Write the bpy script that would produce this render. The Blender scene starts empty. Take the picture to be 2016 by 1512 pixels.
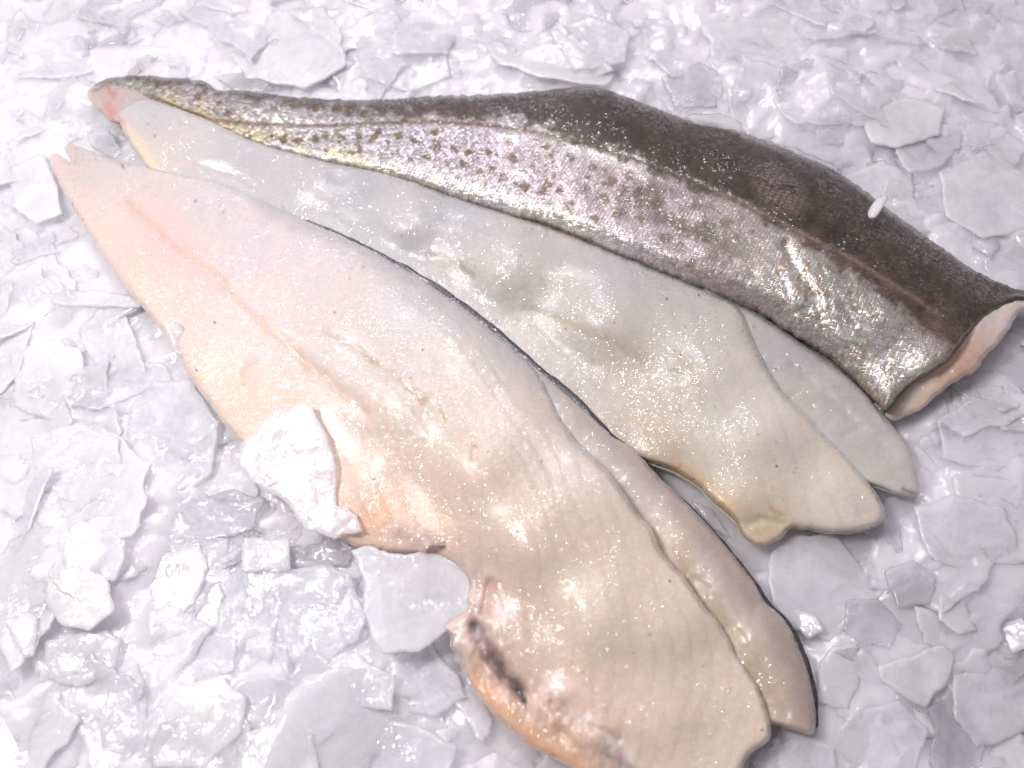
import bpy, math, random
import numpy as np
from mathutils import Vector, Matrix
from mathutils.geometry import delaunay_2d_cdt

random.seed(7)
rng = np.random.default_rng(11)
scene = bpy.context.scene
col = scene.collection

# ------------------------------------------------------------------ camera
TILT = math.radians(27.0)
DIST = 0.42
HALF_W = 0.245
cam_data = bpy.data.cameras.new("camera")
cam_data.sensor_width = 36.0
cam_data.lens = 18.0 / (HALF_W / DIST)
cam_data.clip_start = 0.01
cam_data.clip_end = 50.0
cam = bpy.data.objects.new("camera", cam_data)
col.objects.link(cam)
CAM = np.array([0.0, -DIST * math.sin(TILT), DIST * math.cos(TILT)])
cam.location = CAM
cam.rotation_euler = (TILT, 0, 0)
scene.camera = cam
cam_data.dof.use_dof = True
cam_data.dof.focus_distance = 0.405
cam_data.dof.aperture_fstop = 7.5
TH = HALF_W / DIST
UPV = np.array([0.0, math.cos(TILT), math.sin(TILT)])
FWD = np.array([0.0, math.sin(TILT), -math.cos(TILT)])


def ray(px, py):
    px = np.asarray(px, float); py = np.asarray(py, float)
    nx = (px - 1008.0) / 1008.0 * TH
    ny = -(py - 756.0) / 1008.0 * TH
    return FWD + nx[..., None] * np.array([1.0, 0, 0]) + ny[..., None] * UPV


def at(px, py, z):
    """point of the place that the photo shows at a pixel, at a height z (m)"""
    d = ray(px, py)
    t = (np.asarray(z, float) - CAM[2]) / d[..., 2]
    return CAM + d * t[..., None]


# ------------------------------------------------------------------ maths helpers
def _hash(ix, iy, seed):
    h = (ix.astype(np.int64) * 374761393 + iy.astype(np.int64) * 668265263 + seed * 1442695041) & 0xFFFFFFFF
    h = ((h ^ (h >> 13)) * 1274126177) & 0xFFFFFFFF
    h = h ^ (h >> 16)
    return (h & 0xFFFF) / 65535.0


def vnoise(x, y, seed=0):
    x = np.asarray(x, float); y = np.asarray(y, float)
    ix = np.floor(x); iy = np.floor(y)
    fx = x - ix; fy = y - iy
    fx = fx * fx * fx * (fx * (fx * 6 - 15) + 10); fy = fy * fy * fy * (fy * (fy * 6 - 15) + 10)
    ix = ix.astype(np.int64); iy = iy.astype(np.int64)
    a = _hash(ix, iy, seed); b = _hash(ix + 1, iy, seed)
    c = _hash(ix, iy + 1, seed); d = _hash(ix + 1, iy + 1, seed)
    return (a * (1 - fx) + b * fx) * (1 - fy) + (c * (1 - fx) + d * fx) * fy - 0.5


def fbm(x, y, seed=0, octv=4):
    s = 0; a = 1.0
    for k in range(octv):
        s = s + a * vnoise(x * 2 ** k, y * 2 ** k, seed + 17 * k)
        a *= 0.5
    return s


def seg_dist(P, A, B):
    """distance of points P (n,2) to polyline segments, with the nearest segment and its parameter"""
    best = np.full(len(P), 1e18); bi = np.zeros(len(P), int); bt = np.zeros(len(P))
    for k in range(len(A)):
        ab = B[k] - A[k]
        L = max(ab @ ab, 1e-18)
        t = np.clip(((P - A[k]) @ ab) / L, 0, 1)
        q = P - (A[k] + t[:, None] * ab)
        d = (q * q).sum(1)
        m = d < best
        best[m] = d[m]; bi[m] = k; bt[m] = t[m]
    return np.sqrt(best), bi, bt


def line_dist(P, pts):
    pts = np.asarray(pts, float)
    return seg_dist(P, pts[:-1, :2], pts[1:, :2])


def side_of(P, pts):
    """signed distance to an open polyline: positive on its upper side in the photo"""
    pts = np.asarray(pts, float)
    d, i, t = line_dist(P, pts)
    a = pts[i]; b = pts[i + 1]
    cr = (b[:, 0] - a[:, 0]) * (P[:, 1] - a[:, 1]) - (b[:, 1] - a[:, 1]) * (P[:, 0] - a[:, 0])
    return np.where(cr < 0, d, -d)


def inside(P, poly):
    x, y = P[:, 0], P[:, 1]
    r = np.zeros(len(P), bool)
    n = len(poly)
    for k in range(n):
        x0, y0 = poly[k]; x1, y1 = poly[(k + 1) % n]
        if y0 == y1:
            continue
        c = ((y0 > y) != (y1 > y)) & (x < (x1 - x0) * (y - y0) / (y1 - y0) + x0)
        r ^= c
    return r


def idw(P, pts, power=3.0, soft=30.0):
    pts = np.asarray(pts, float)
    w = 1.0 / (((P[:, None, :] - pts[None, :, :2]) ** 2).sum(2) + soft * soft) ** (power / 2)
    w /= w.sum(1, keepdims=True)
    return w @ pts[:, 2:]


def sstep(a, b, x):
    t = np.clip((x - a) / (b - a), 0, 1)
    return t * t * (3 - 2 * t)


def lin(c):
    c = np.asarray(c, float) / 255.0
    return np.where(c <= 0.04045, c / 12.92, ((c + 0.055) / 1.055) ** 2.4)


def resample(pts, step, closed=True, jag=0.0, jf=0.05, seed=3):
    """a smooth (Catmull-Rom) curve through control points (x, y, ...), with a ragged edge"""
    pts = np.asarray(pts, float)
    n = len(pts); out = []
    for k in range(n if closed else n - 1):
        p1 = pts[k]; p2 = pts[(k + 1) % n]
        p0 = pts[k - 1] if (closed or k > 0) else p1
        p3 = pts[(k + 2) % n] if (closed or k + 2 < n) else p2
        m = max(1, int(round(np.hypot(*(p2[:2] - p1[:2])) / step)))
        for j in range(m):
            t = j / m
            q = 0.5 * ((2 * p1) + (p2 - p0) * t + (2 * p0 - 5 * p1 + 4 * p2 - p3) * t * t + (3 * p1 - p0 - 3 * p2 + p3) * t ** 3)
            q[2:] = p1[2:] * (1 - t) + p2[2:] * t
            out.append(q)
    if not closed:
        out.append(pts[-1].copy())
    out = np.array(out)
    if jag > 0:
        out[:, 0] += jag * fbm(out[:, 0] * jf, out[:, 1] * jf, seed) * 2
        out[:, 1] += jag * fbm(out[:, 0] * jf, out[:, 1] * jf, seed + 5) * 2
    return out


def new_mesh(name, co, faces, mat, attrs=None, vattrs=None):
    me = bpy.data.meshes.new(name)
    co = np.asarray(co, np.float32)
    faces = np.asarray(faces, np.int32)
    me.vertices.add(len(co)); me.vertices.foreach_set("co", co.ravel())
    me.loops.add(faces.size); me.loops.foreach_set("vertex_index", faces.ravel())
    me.polygons.add(len(faces))
    me.polygons.foreach_set("loop_start", np.arange(0, faces.size, 3, dtype=np.int32))
    me.polygons.foreach_set("loop_total", np.full(len(faces), 3, np.int32))
    me.polygons.foreach_set("use_smooth", np.ones(len(faces), bool))
    for k, v in (attrs or {}).items():
        a = me.attributes.new(k, 'FLOAT', 'POINT'); a.data.foreach_set("value", np.asarray(v, np.float32))
    for k, v in (vattrs or {}).items():
        a = me.attributes.new(k, 'FLOAT_COLOR', 'POINT')
        c = np.ones((len(co), 4), np.float32); c[:, :3] = v
        a.data.foreach_set("color", c.ravel())
    me.update(calc_edges=True)
    me.validate()
    if mat:
        me.materials.append(mat)
    return me


def triangulate(loop, pts):
    n = len(loop)
    vs = [Vector(p) for p in loop] + [Vector(p) for p in pts]
    out = delaunay_2d_cdt(vs, [], [list(range(n))], 1, 1e-6)
    V = np.array([v[:] for v in out[0]]); F = np.array([list(f) for f in out[2]])
    a, b, c = V[F[:, 0]], V[F[:, 1]], V[F[:, 2]]
    ar = (b[:, 0] - a[:, 0]) * (c[:, 1] - a[:, 1]) - (b[:, 1] - a[:, 1]) * (c[:, 0] - a[:, 0])
    F[ar < 0] = F[ar < 0][:, ::-1]
    return V, F


def smooth(F, vals, n, it, keep):
    e = np.concatenate([F[:, [0, 1]], F[:, [1, 2]], F[:, [2, 0]]]); e = np.concatenate([e, e[:, ::-1]])
    cnt = np.bincount(e[:, 0], minlength=n).astype(float); cnt[cnt == 0] = 1
    for _ in range(it):
        av = np.bincount(e[:, 0], weights=vals[e[:, 1]], minlength=n) / cnt
        vals = np.where(keep, vals, av)
    return vals


def tag(o, label, cat, group=None, kind=None):
    if label: o["label"] = label
    if cat: o["category"] = cat
    if group: o["group"] = group
    if kind: o["kind"] = kind


def empty(name, loc):
    o = bpy.data.objects.new(name, None)
    o.empty_display_size = 0.01
    o.location = loc
    col.objects.link(o)
    return o


# ------------------------------------------------------------------ materials
def nodes_of(name):
    m = bpy.data.materials.new(name); m.use_nodes = True
    nt = m.node_tree; nt.nodes.clear()
    out = nt.nodes.new("ShaderNodeOutputMaterial")
    return m, nt, out


def N(nt, t, **kw):
    n = nt.nodes.new(t)
    for k, v in kw.items():
        if k in n.inputs.keys() if isinstance(k, str) else False:
            n.inputs[k].default_value = v
        else:
            setattr(n, k, v)
    return n


def noise(nt, vec, scale, detail=3.0, rough=0.55, dist=0.0):
    n = nt.nodes.new("ShaderNodeTexNoise")
    n.inputs["Scale"].default_value = scale; n.inputs["Detail"].default_value = detail
    n.inputs["Roughness"].default_value = rough; n.inputs["Distortion"].default_value = dist
    nt.links.new(vec, n.inputs["Vector"])
    return n.outputs["Fac"]


def ramp(nt, fac, lo, hi, a=0.0, b=1.0):
    n = nt.nodes.new("ShaderNodeMapRange")
    n.inputs["From Min"].default_value = lo; n.inputs["From Max"].default_value = hi
    n.inputs["To Min"].default_value = a; n.inputs["To Max"].default_value = b
    nt.links.new(fac, n.inputs["Value"])
    return n.outputs["Result"]


def math_(nt, op, a, b):
    n = nt.nodes.new("ShaderNodeMath"); n.operation = op
    for i, v in enumerate((a, b)):
        if isinstance(v, (int, float)): n.inputs[i].default_value = v
        else: nt.links.new(v, n.inputs[i])
    return n.outputs[0]


def bump(nt, h, strength, dist, normal=None):
    b = nt.nodes.new("ShaderNodeBump")
    b.inputs["Strength"].default_value = strength; b.inputs["Distance"].default_value = dist
    nt.links.new(h, b.inputs["Height"])
    if normal is not None: nt.links.new(normal, b.inputs["Normal"])
    return b.outputs["Normal"]


def mixcol(nt, fac, a, b, blend='MIX'):
    m = nt.nodes.new("ShaderNodeMix"); m.data_type = 'RGBA'; m.blend_type = blend
    if isinstance(fac, (int, float)): m.inputs[0].default_value = fac
    else: nt.links.new(fac, m.inputs[0])
    for s, v in ((6, a), (7, b)):
        if isinstance(v, tuple): m.inputs[s].default_value = (*v, 1)
        else: nt.links.new(v, m.inputs[s])
    return m.outputs[2]


def facets(nt, vec, normal, scale, amount):
    """tiny grains of slush or scale, each with a tilt of its own, as a shading normal"""
    L = nt.links.new
    vo = nt.nodes.new("ShaderNodeTexVoronoi"); vo.inputs["Scale"].default_value = scale; L(vec, vo.inputs["Vector"])
    sub = nt.nodes.new("ShaderNodeVectorMath"); sub.operation = 'SUBTRACT'; L(vo.outputs["Color"], sub.inputs[0]); sub.inputs[1].default_value = (0.5,) * 3
    scl = nt.nodes.new("ShaderNodeVectorMath"); scl.operation = 'SCALE'; L(sub.outputs[0], scl.inputs[0])
    if isinstance(amount, (int, float)): scl.inputs["Scale"].default_value = amount
    else: L(amount, scl.inputs["Scale"])
    add = nt.nodes.new("ShaderNodeVectorMath"); add.operation = 'ADD'; L(normal, add.inputs[0]); L(scl.outputs[0], add.inputs[1])
    nor = nt.nodes.new("ShaderNodeVectorMath"); nor.operation = 'NORMALIZE'; L(add.outputs[0], nor.inputs[0])
    return nor.outputs[0]


def flesh_material():
    m, nt, out = nodes_of("wet_flesh")
    L = nt.links.new
    tc = nt.nodes.new("ShaderNodeTexCoord").outputs["Object"]
    at_ = nt.nodes.new("ShaderNodeAttribute"); at_.attribute_name = "tint"
    p = nt.nodes.new("ShaderNodeBsdfPrincipled")
    big = noise(nt, tc, 90, 4, 0.6, 0.6)
    fine = noise(nt, tc, 520, 4, 0.65)
    mp = nt.nodes.new("ShaderNodeMapping"); mp.inputs["Rotation"].default_value = (0, 0, math.radians(38))
    mp.inputs["Scale"].default_value = (1.0, 3.2, 1.0); L(tc, mp.inputs["Vector"])
    fib = noise(nt, mp.outputs[0], 240, 4, 0.65, 0.8)
    v = math_(nt, 'ADD', ramp(nt, big, 0.3, 0.7, -0.035, 0.035), ramp(nt, fine, 0.3, 0.7, -0.055, 0.055))
    v = math_(nt, 'ADD', v, ramp(nt, fib, 0.3, 0.7, -0.03, 0.03))
    hs = nt.nodes.new("ShaderNodeHueSaturation")
    L(at_.outputs["Color"], hs.inputs["Color"]); L(math_(nt, 'ADD', v, 1.0), hs.inputs["Value"])
    L(ramp(nt, big, 0.3, 0.7, 0.93, 1.1), hs.inputs["Saturation"])
    L(hs.outputs["Color"], p.inputs["Base Color"])
    p.inputs["Roughness"].default_value = 0.33
    p.inputs["IOR"].default_value = 1.40
    p.inputs["Specular IOR Level"].default_value = 0.5
    p.inputs["Subsurface Weight"].default_value = 0.75
    p.inputs["Subsurface Radius"].default_value = (1.0, 0.55, 0.4)
    p.inputs["Subsurface Scale"].default_value = 0.005
    # muscle fibres and a thin film of melt water with grains of slush
    n1 = bump(nt, fib, 0.14, 0.0007)
    n1 = bump(nt, fine, 0.14, 0.0005, n1)
    L(n1, p.inputs["Normal"])
    patch = noise(nt, tc, 48, 5, 0.7, 0.6)
    soft = bump(nt, noise(nt, tc, 300, 3, 0.6, 0.4), 0.35, 0.0010, n1)
    n2 = facets(nt, tc, soft, 1350, ramp(nt, patch, 0.44, 0.68, 0.26, 1.3))
    p.inputs["Coat Weight"].default_value = 1.0
    p.inputs["Coat Roughness"].default_value = 0.06
    p.inputs["Coat IOR"].default_value = 1.45
    L(n2, p.inputs["Coat Normal"])
    L(p.outputs[0], out.inputs[0])
    return m


def skin_material():
    m, nt, out = nodes_of("fish_skin")
    L = nt.links.new
    tc = nt.nodes.new("ShaderNodeTexCoord").outputs["Object"]
    A = lambda n: (lambda a: (setattr(a, "attribute_name", n), a)[1])(nt.nodes.new("ShaderNodeAttribute"))
    tint = A("tint").outputs["Color"]; silver = A("silver").outputs["Fac"]; net = A("net").outputs["Fac"]
    mp = nt.nodes.new("ShaderNodeMapping"); mp.inputs["Rotation"].default_value = (0, 0, math.radians(22))
    mp.inputs["Scale"].default_value = (0.8, 1.15, 0.8); L(tc, mp.inputs["Vector"])
    nd = nt.nodes.new("ShaderNodeTexNoise"); nd.inputs["Scale"].default_value = 260; nd.inputs["Detail"].default_value = 2
    L(tc, nd.inputs["Vector"])
    vm = nt.nodes.new("ShaderNodeVectorMath"); vm.operation = 'MULTIPLY_ADD'
    L(nd.outputs["Color"], vm.inputs[0]); vm.inputs[1].default_value = (0.0009,) * 3; L(mp.outputs[0], vm.inputs[2])
    vo = nt.nodes.new("ShaderNodeTexVoronoi"); vo.inputs["Scale"].default_value = 640; vo.inputs["Randomness"].default_value = 0.45; L(vm.outputs[0], vo.inputs["Vector"])
    ve = nt.nodes.new("ShaderNodeTexVoronoi"); ve.feature = 'DISTANCE_TO_EDGE'; ve.inputs["Scale"].default_value = 640; ve.inputs["Randomness"].default_value = 0.45
    L(vm.outputs[0], ve.inputs["Vector"])
    ve2 = nt.nodes.new("ShaderNodeTexVoronoi"); ve2.feature = 'DISTANCE_TO_EDGE'; ve2.inputs["Scale"].default_value = 380; ve2.inputs["Randomness"].default_value = 0.5
    L(vm.outputs[0], ve2.inputs["Vector"])
    edge = ramp(nt, ve.outputs["Distance"], 0.0, 0.16)
    edge2 = ramp(nt, ve2.outputs["Distance"], 0.02, 0.14)
    p = nt.nodes.new("ShaderNodeBsdfPrincipled")
    fine = noise(nt, tc, 900, 3, 0.7)
    mot = noise(nt, tc, 170, 5, 0.7, 0.5)
    cellv = nt.nodes.new("ShaderNodeSeparateColor"); L(vo.outputs["Color"], cellv.inputs[0])
    val = math_(nt, 'MULTIPLY', ramp(nt, mot, 0.3, 0.7, 0.80, 1.2), ramp(nt, cellv.outputs[0], 0, 1, 0.66, 1.22))
    val = math_(nt, 'MULTIPLY', val, ramp(nt, edge, 0, 1, 0.74, 1.05))
    netd = math_(nt, 'SUBTRACT', 1.0, math_(nt, 'MULTIPLY', net, ramp(nt, edge2, 0, 1, 0.85, 0.0)))
    val = math_(nt, 'MULTIPLY', val, netd)
    hs = nt.nodes.new("ShaderNodeHueSaturation"); L(tint, hs.inputs["Color"]); L(val, hs.inputs["Value"])
    L(ramp(nt, mot, 0.3, 0.7, 0.8, 1.3), hs.inputs["Saturation"])
    L(hs.outputs["Color"], p.inputs["Base Color"])
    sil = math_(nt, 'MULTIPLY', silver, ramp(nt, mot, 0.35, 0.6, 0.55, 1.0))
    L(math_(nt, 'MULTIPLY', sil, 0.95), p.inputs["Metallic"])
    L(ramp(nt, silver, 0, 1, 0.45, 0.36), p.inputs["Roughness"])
    # each scale is a small facet with a tilt of its own
    geo = nt.nodes.new("ShaderNodeNewGeometry")
    sub = nt.nodes.new("ShaderNodeVectorMath"); sub.operation = 'SUBTRACT'; L(vo.outputs["Color"], sub.inputs[0]); sub.inputs[1].default_value = (0.5,) * 3
    scl = nt.nodes.new("ShaderNodeVectorMath"); scl.operation = 'SCALE'; L(sub.outputs[0], scl.inputs[0])
    L(ramp(nt, silver, 0, 1, 0.05, 0.46), scl.inputs["Scale"])
    add = nt.nodes.new("ShaderNodeVectorMath"); add.operation = 'ADD'; L(geo.outputs["Normal"], add.inputs[0]); L(scl.outputs[0], add.inputs[1])
    nor = nt.nodes.new("ShaderNodeVectorMath"); nor.operation = 'NORMALIZE'; L(add.outputs[0], nor.inputs[0])
    n1 = bump(nt, edge, 0.25, 0.0005, nor.outputs[0])
    n1 = bump(nt, fine, 0.06, 0.0004, n1)
    L(n1, p.inputs["Normal"])
    patch = noise(nt, tc, 50, 3, 0.6)
    soft = bump(nt, noise(nt, tc, 260, 3, 0.6, 0.4), 0.35, 0.0011)
    n2 = facets(nt, tc, soft, 900, ramp(nt, patch, 0.40, 0.62, 0.04, 0.95))
    p.inputs["Coat Weight"].default_value = 0.8
    p.inputs["Coat Roughness"].default_value = 0.07
    p.inputs["Coat IOR"].default_value = 1.45
    L(n2, p.inputs["Coat Normal"])
    L(p.outputs[0], out.inputs[0])
    return m


def ice_material(name, clear, tint, rough=0.30, grain=0.6, trans=0.3, sss=0.7, ssc=0.003):
    m, nt, out = nodes_of(name)
    L = nt.links.new
    tc = nt.nodes.new("ShaderNodeTexCoord").outputs["Object"]
    oi = nt.nodes.new("ShaderNodeObjectInfo").outputs["Random"]
    off = nt.nodes.new("ShaderNodeVectorMath"); off.operation = 'ADD'; L(tc, off.inputs[0])
    cx = nt.nodes.new("ShaderNodeCombineXYZ"); L(oi, cx.inputs[0]); L(oi, cx.inputs[2]); L(cx.outputs[0], off.inputs[1])
    v = off.outputs[0]
    cloud = noise(nt, v, 60, 4, 0.6, 0.8)
    fine = noise(nt, v, 420, 4, 0.65, 0.3)
    wave = noise(nt, v, 110, 3, 0.55, 0.4)
    spark = noise(nt, v, 900, 2, 0.5)
    n1 = bump(nt, wave, 0.10, 0.0012)
    n1 = bump(nt, fine, 0.14 * grain, 0.0007, n1)
    patch = noise(nt, v, 70, 3, 0.6, 0.5)
    crk = noise(nt, v, 380, 4, 0.6, 0.8)
    n2 = bump(nt, crk, 0.22 * grain, 0.0007, n1)
    n2 = facets(nt, v, n2, 950, ramp(nt, patch, 0.45, 0.68, 0.02, 0.80 * grain))
    p = nt.nodes.new("ShaderNodeBsdfPrincipled")
    base = mixcol(nt, ramp(nt, cloud, 0.3, 0.7), tint, tuple(min(1, c * 1.05) for c in tint))
    rim = nt.nodes.new("ShaderNodeAttribute"); rim.attribute_name = "rim"; rim = rim.outputs["Fac"]
    base = mixcol(nt, math_(nt, 'MULTIPLY', rim, 0.8), base, (0.95, 0.94, 0.97))
    L(base, p.inputs["Base Color"])
    p.inputs["IOR"].default_value = 1.20
    p.inputs["Transmission Weight"].default_value = trans
    p.inputs["Subsurface Weight"].default_value = sss
    p.inputs["Subsurface Radius"].default_value = (1, 1, 1)
    p.inputs["Subsurface Scale"].default_value = ssc
    L(ramp(nt, cloud, 0.3, 0.7, rough * 0.8, rough * 1.3), p.inputs["Roughness"])
    p.inputs["Coat Weight"].default_value = 1.0
    p.inputs["Coat Roughness"].default_value = 0.09
    p.inputs["Coat IOR"].default_value = 1.5
    L(n1, p.inputs["Normal"]); L(n2, p.inputs["Coat Normal"])
    tl = nt.nodes.new("ShaderNodeBsdfTranslucent"); L(base, tl.inputs["Color"]); L(n1, tl.inputs["Normal"])
    pm = nt.nodes.new("ShaderNodeMixShader"); pm.inputs[0].default_value = 0.06 if clear > 0 else 0.0
    L(p.outputs[0], pm.inputs[1]); L(tl.outputs[0], pm.inputs[2])
    if clear > 0:
        g = nt.nodes.new("ShaderNodeBsdfTransparent")
        g.inputs["Color"].default_value = (0.97, 0.98, 1.0, 1)
        mx = nt.nodes.new("ShaderNodeMixShader")
        f = math_(nt, 'MULTIPLY', ramp(nt, cloud, 0.30, 0.68, 0.45, 1.30), ramp(nt, oi, 0, 1, clear * 0.7, clear * 1.25))
        f = math_(nt, 'MULTIPLY', f, math_(nt, 'SUBTRACT', 1.0, math_(nt, 'MULTIPLY', rim, 0.75)))
        fm = nt.nodes.new("ShaderNodeClamp"); fm.inputs["Max"].default_value = 0.88; L(f, fm.inputs[0])
        L(fm.outputs[0], mx.inputs[0]); L(pm.outputs[0], mx.inputs[1]); L(g.outputs[0], mx.inputs[2])
        L(mx.outputs[0], out.inputs[0])
    else:
        L(p.outputs[0], out.inputs[0])
    return m


FLESH = flesh_material()
SKIN = skin_material()
ICE = ice_material("flake_ice", 0.52, (0.95, 0.935, 0.96), 0.36, 0.6, 0.34, 0.9)
ICE_WHITE = ice_material("frosted_ice", 0.42, (0.95, 0.935, 0.96), 0.38, 0.7, 0.12, 0.9)
ICE_CLEAR = ice_material("clear_ice", 0.45, (0.96, 0.955, 0.97), 0.24, 0.6, 0.75, 0.7)
ICE_THIN = ice_material("thin_melting_ice", 0.50, (0.93, 0.91, 0.94), 0.30, 0.4, 0.2, 0.6)
ICE_CRUMB = ice_material("wet_crumb_ice", 0.55, (0.91, 0.895, 0.92), 0.36, 0.7, 0.25, 0.0)
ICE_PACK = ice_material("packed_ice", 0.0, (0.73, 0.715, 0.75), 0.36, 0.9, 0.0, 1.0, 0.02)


# ------------------------------------------------------------------ fish slabs
def slab(name, outline, thick, mat, parent, origin, space=4.5, grooves=(), blobs=(), tint=(), paint=None,
         jag=1.2, jf=0.05, rough=0.35, smooth_it=6, seed=1, gain=0.92, extra=None, under=2.5):
    """a solid piece of fish: outline (x, y, edge height mm, rounding width) and thickness points (x, y, mm)"""
    loop = resample(outline, space * 0.9, True, jag, jf, seed)
    pl = loop[:, :2]
    lo = pl.min(0); hi = pl.max(0)

    def grid(s):
        gx, gy = np.meshgrid(np.arange(lo[0], hi[0], s), np.arange(lo[1], hi[1], s * 0.87))
        gx = gx + (np.arange(gx.shape[0]) % 2)[:, None] * s * 0.5
        P = np.stack([gx.ravel(), gy.ravel()], 1)
        P += (rng.random(P.shape) - 0.5) * s * 0.25
        return P[inside(P, pl)]
    B = np.roll(pl, -1, 0)
    P = grid(space); d, _, _ = seg_dist(P, pl, B); P = P[d > 11]
    Q = grid(space * 0.5); d, _, _ = seg_dist(Q, pl, B); Q = Q[(d <= 11) & (d > space * 0.22)]
    V, F = triangulate(pl, np.concatenate([P, Q]))
    n = len(V)
    d, i, t = seg_dist(V, pl, B)
    nx = (i + 1) % len(loop)
    eb = loop[i, 2] * (1 - t) + loop[nx, 2] * t
    w = loop[i, 3] * (1 - t) + loop[nx, 3] * t
    rim = d < 1e-3
    T = idw(V, thick)[:, 0]
    prof = np.sqrt(np.clip(1 - (1 - np.clip(d / w, 0, 1)) ** 2, 0, 1))
    h = eb + np.maximum(T - eb, 0.6) * prof
    far = d > 14
    h = smooth(F, h, n, 40, ~far)
    h = smooth(F, h, n, 3, rim)
    inner = sstep(2, 30, d)
    for g in grooves:
        dd, _, _ = line_dist(V + np.stack([fbm(V[:, 0] * .03, V[:, 1] * .03, 5), fbm(V[:, 0] * .03, V[:, 1] * .03, 9)], 1) * 8, g[0])
        h = h - g[1] * np.exp(-(dd / g[2]) ** 2) * sstep(0, 12, d)
    for bx, by, r, a in blobs:
        h = h + a * np.exp(-(((V[:, 0] - bx) ** 2 + (V[:, 1] - by) ** 2) / r ** 2)) * sstep(0, 12, d)
    h = h + inner * rough * (1.6 * fbm(V[:, 0] * 0.012, V[:, 1] * 0.012, seed + 2, 3) + 0.8 * fbm(V[:, 0] * 0.05, V[:, 1] * 0.05, seed + 3, 3))
    if extra is not None:
        h = h + extra(V, d)
    bot = eb - under * sstep(0, 30, d)
    bot = smooth(F, bot, n, 30, rim)
    bot = np.minimum(bot, h - 0.2)
    c = idw(V, [(x, y, *lin(rgb)) for x, y, rgb in tint], 3.0, 35.0)
    if mat is FLESH:
        g = c.mean(1, keepdims=True); c = (g + (c - g) * 0.62) * np.array([1.02, 0.99, 0.99])
    c = c * gain
    a = {}
    if paint is not None:
        c, a = paint(V, d, c)
    top = at(V[:, 0], V[:, 1], h * 1e-3) - origin
    low = at(V[:, 0], V[:, 1], bot * 1e-3) - origin
    # unproject the underside along the vertical, not along the view
    low[:, :2] = top[:, :2]; low[:, 2] = bot * 1e-3 - origin[2]
    ri = np.where(~rim)[0]
    remap = np.arange(n); remap[ri] = n + np.arange(len(ri))
    co = np.concatenate([top, low[ri]])
    F2 = remap[F][:, ::-1]
    # the photo's y runs down, so flip to face up
    faces = np.concatenate([F[:, ::-1], F2[:, ::1]])
    cc = np.concatenate([c, c[ri]])
    aa = {k: np.concatenate([v, v[ri]]) for k, v in a.items()}
    me = new_mesh(name, co, faces, mat, aa, {"tint": np.clip(cc, 0.002, 0.97)})
    o = bpy.data.objects.new(name, me)
    col.objects.link(o)
    if parent: o.parent = parent
    return o


def specks(V, c, n, seed):
    r = np.random.default_rng(seed)
    idx = r.choice(len(V), n, replace=False)
    for k in idx:
        ln = r.random() < 0.25
        ang = r.random() * 3.14
        q = V - V[k]
        u = q[:, 0] * math.cos(ang) + q[:, 1] * math.sin(ang); v = -q[:, 0] * math.sin(ang) + q[:, 1] * math.cos(ang)
        L = 6.0 if ln else 2.2
        f = np.exp(-((u / L) ** 2 + (v / 2.0) ** 2)) * (0.3 + 0.65 * r.random() ** 2)
        c = c * (1 - f[:, None]) + np.array([0.07, 0.045, 0.03]) * f[:, None]
    return c


def stain(V, c, pts, rgb, width, amt, seed=1):
    d, _, _ = line_dist(V + np.stack([fbm(V[:, 0] * .04, V[:, 1] * .04, seed), fbm(V[:, 0] * .04, V[:, 1] * .04, seed + 4)], 1) * 14, pts)
    f = amt * np.exp(-(d / width) ** 2)
    return c * (1 - f[:, None]) + lin(rgb) * f[:, None]


# ================================================== front fillet
O1 = at(780.0, 850.0, 0.0)
f1 = empty("fish_fillet", O1)
tag(f1, "pinkish skinless fish fillet in front, flesh side up, two ice flakes on its edge", "fish fillet", "fish fillets on the ice")

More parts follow.
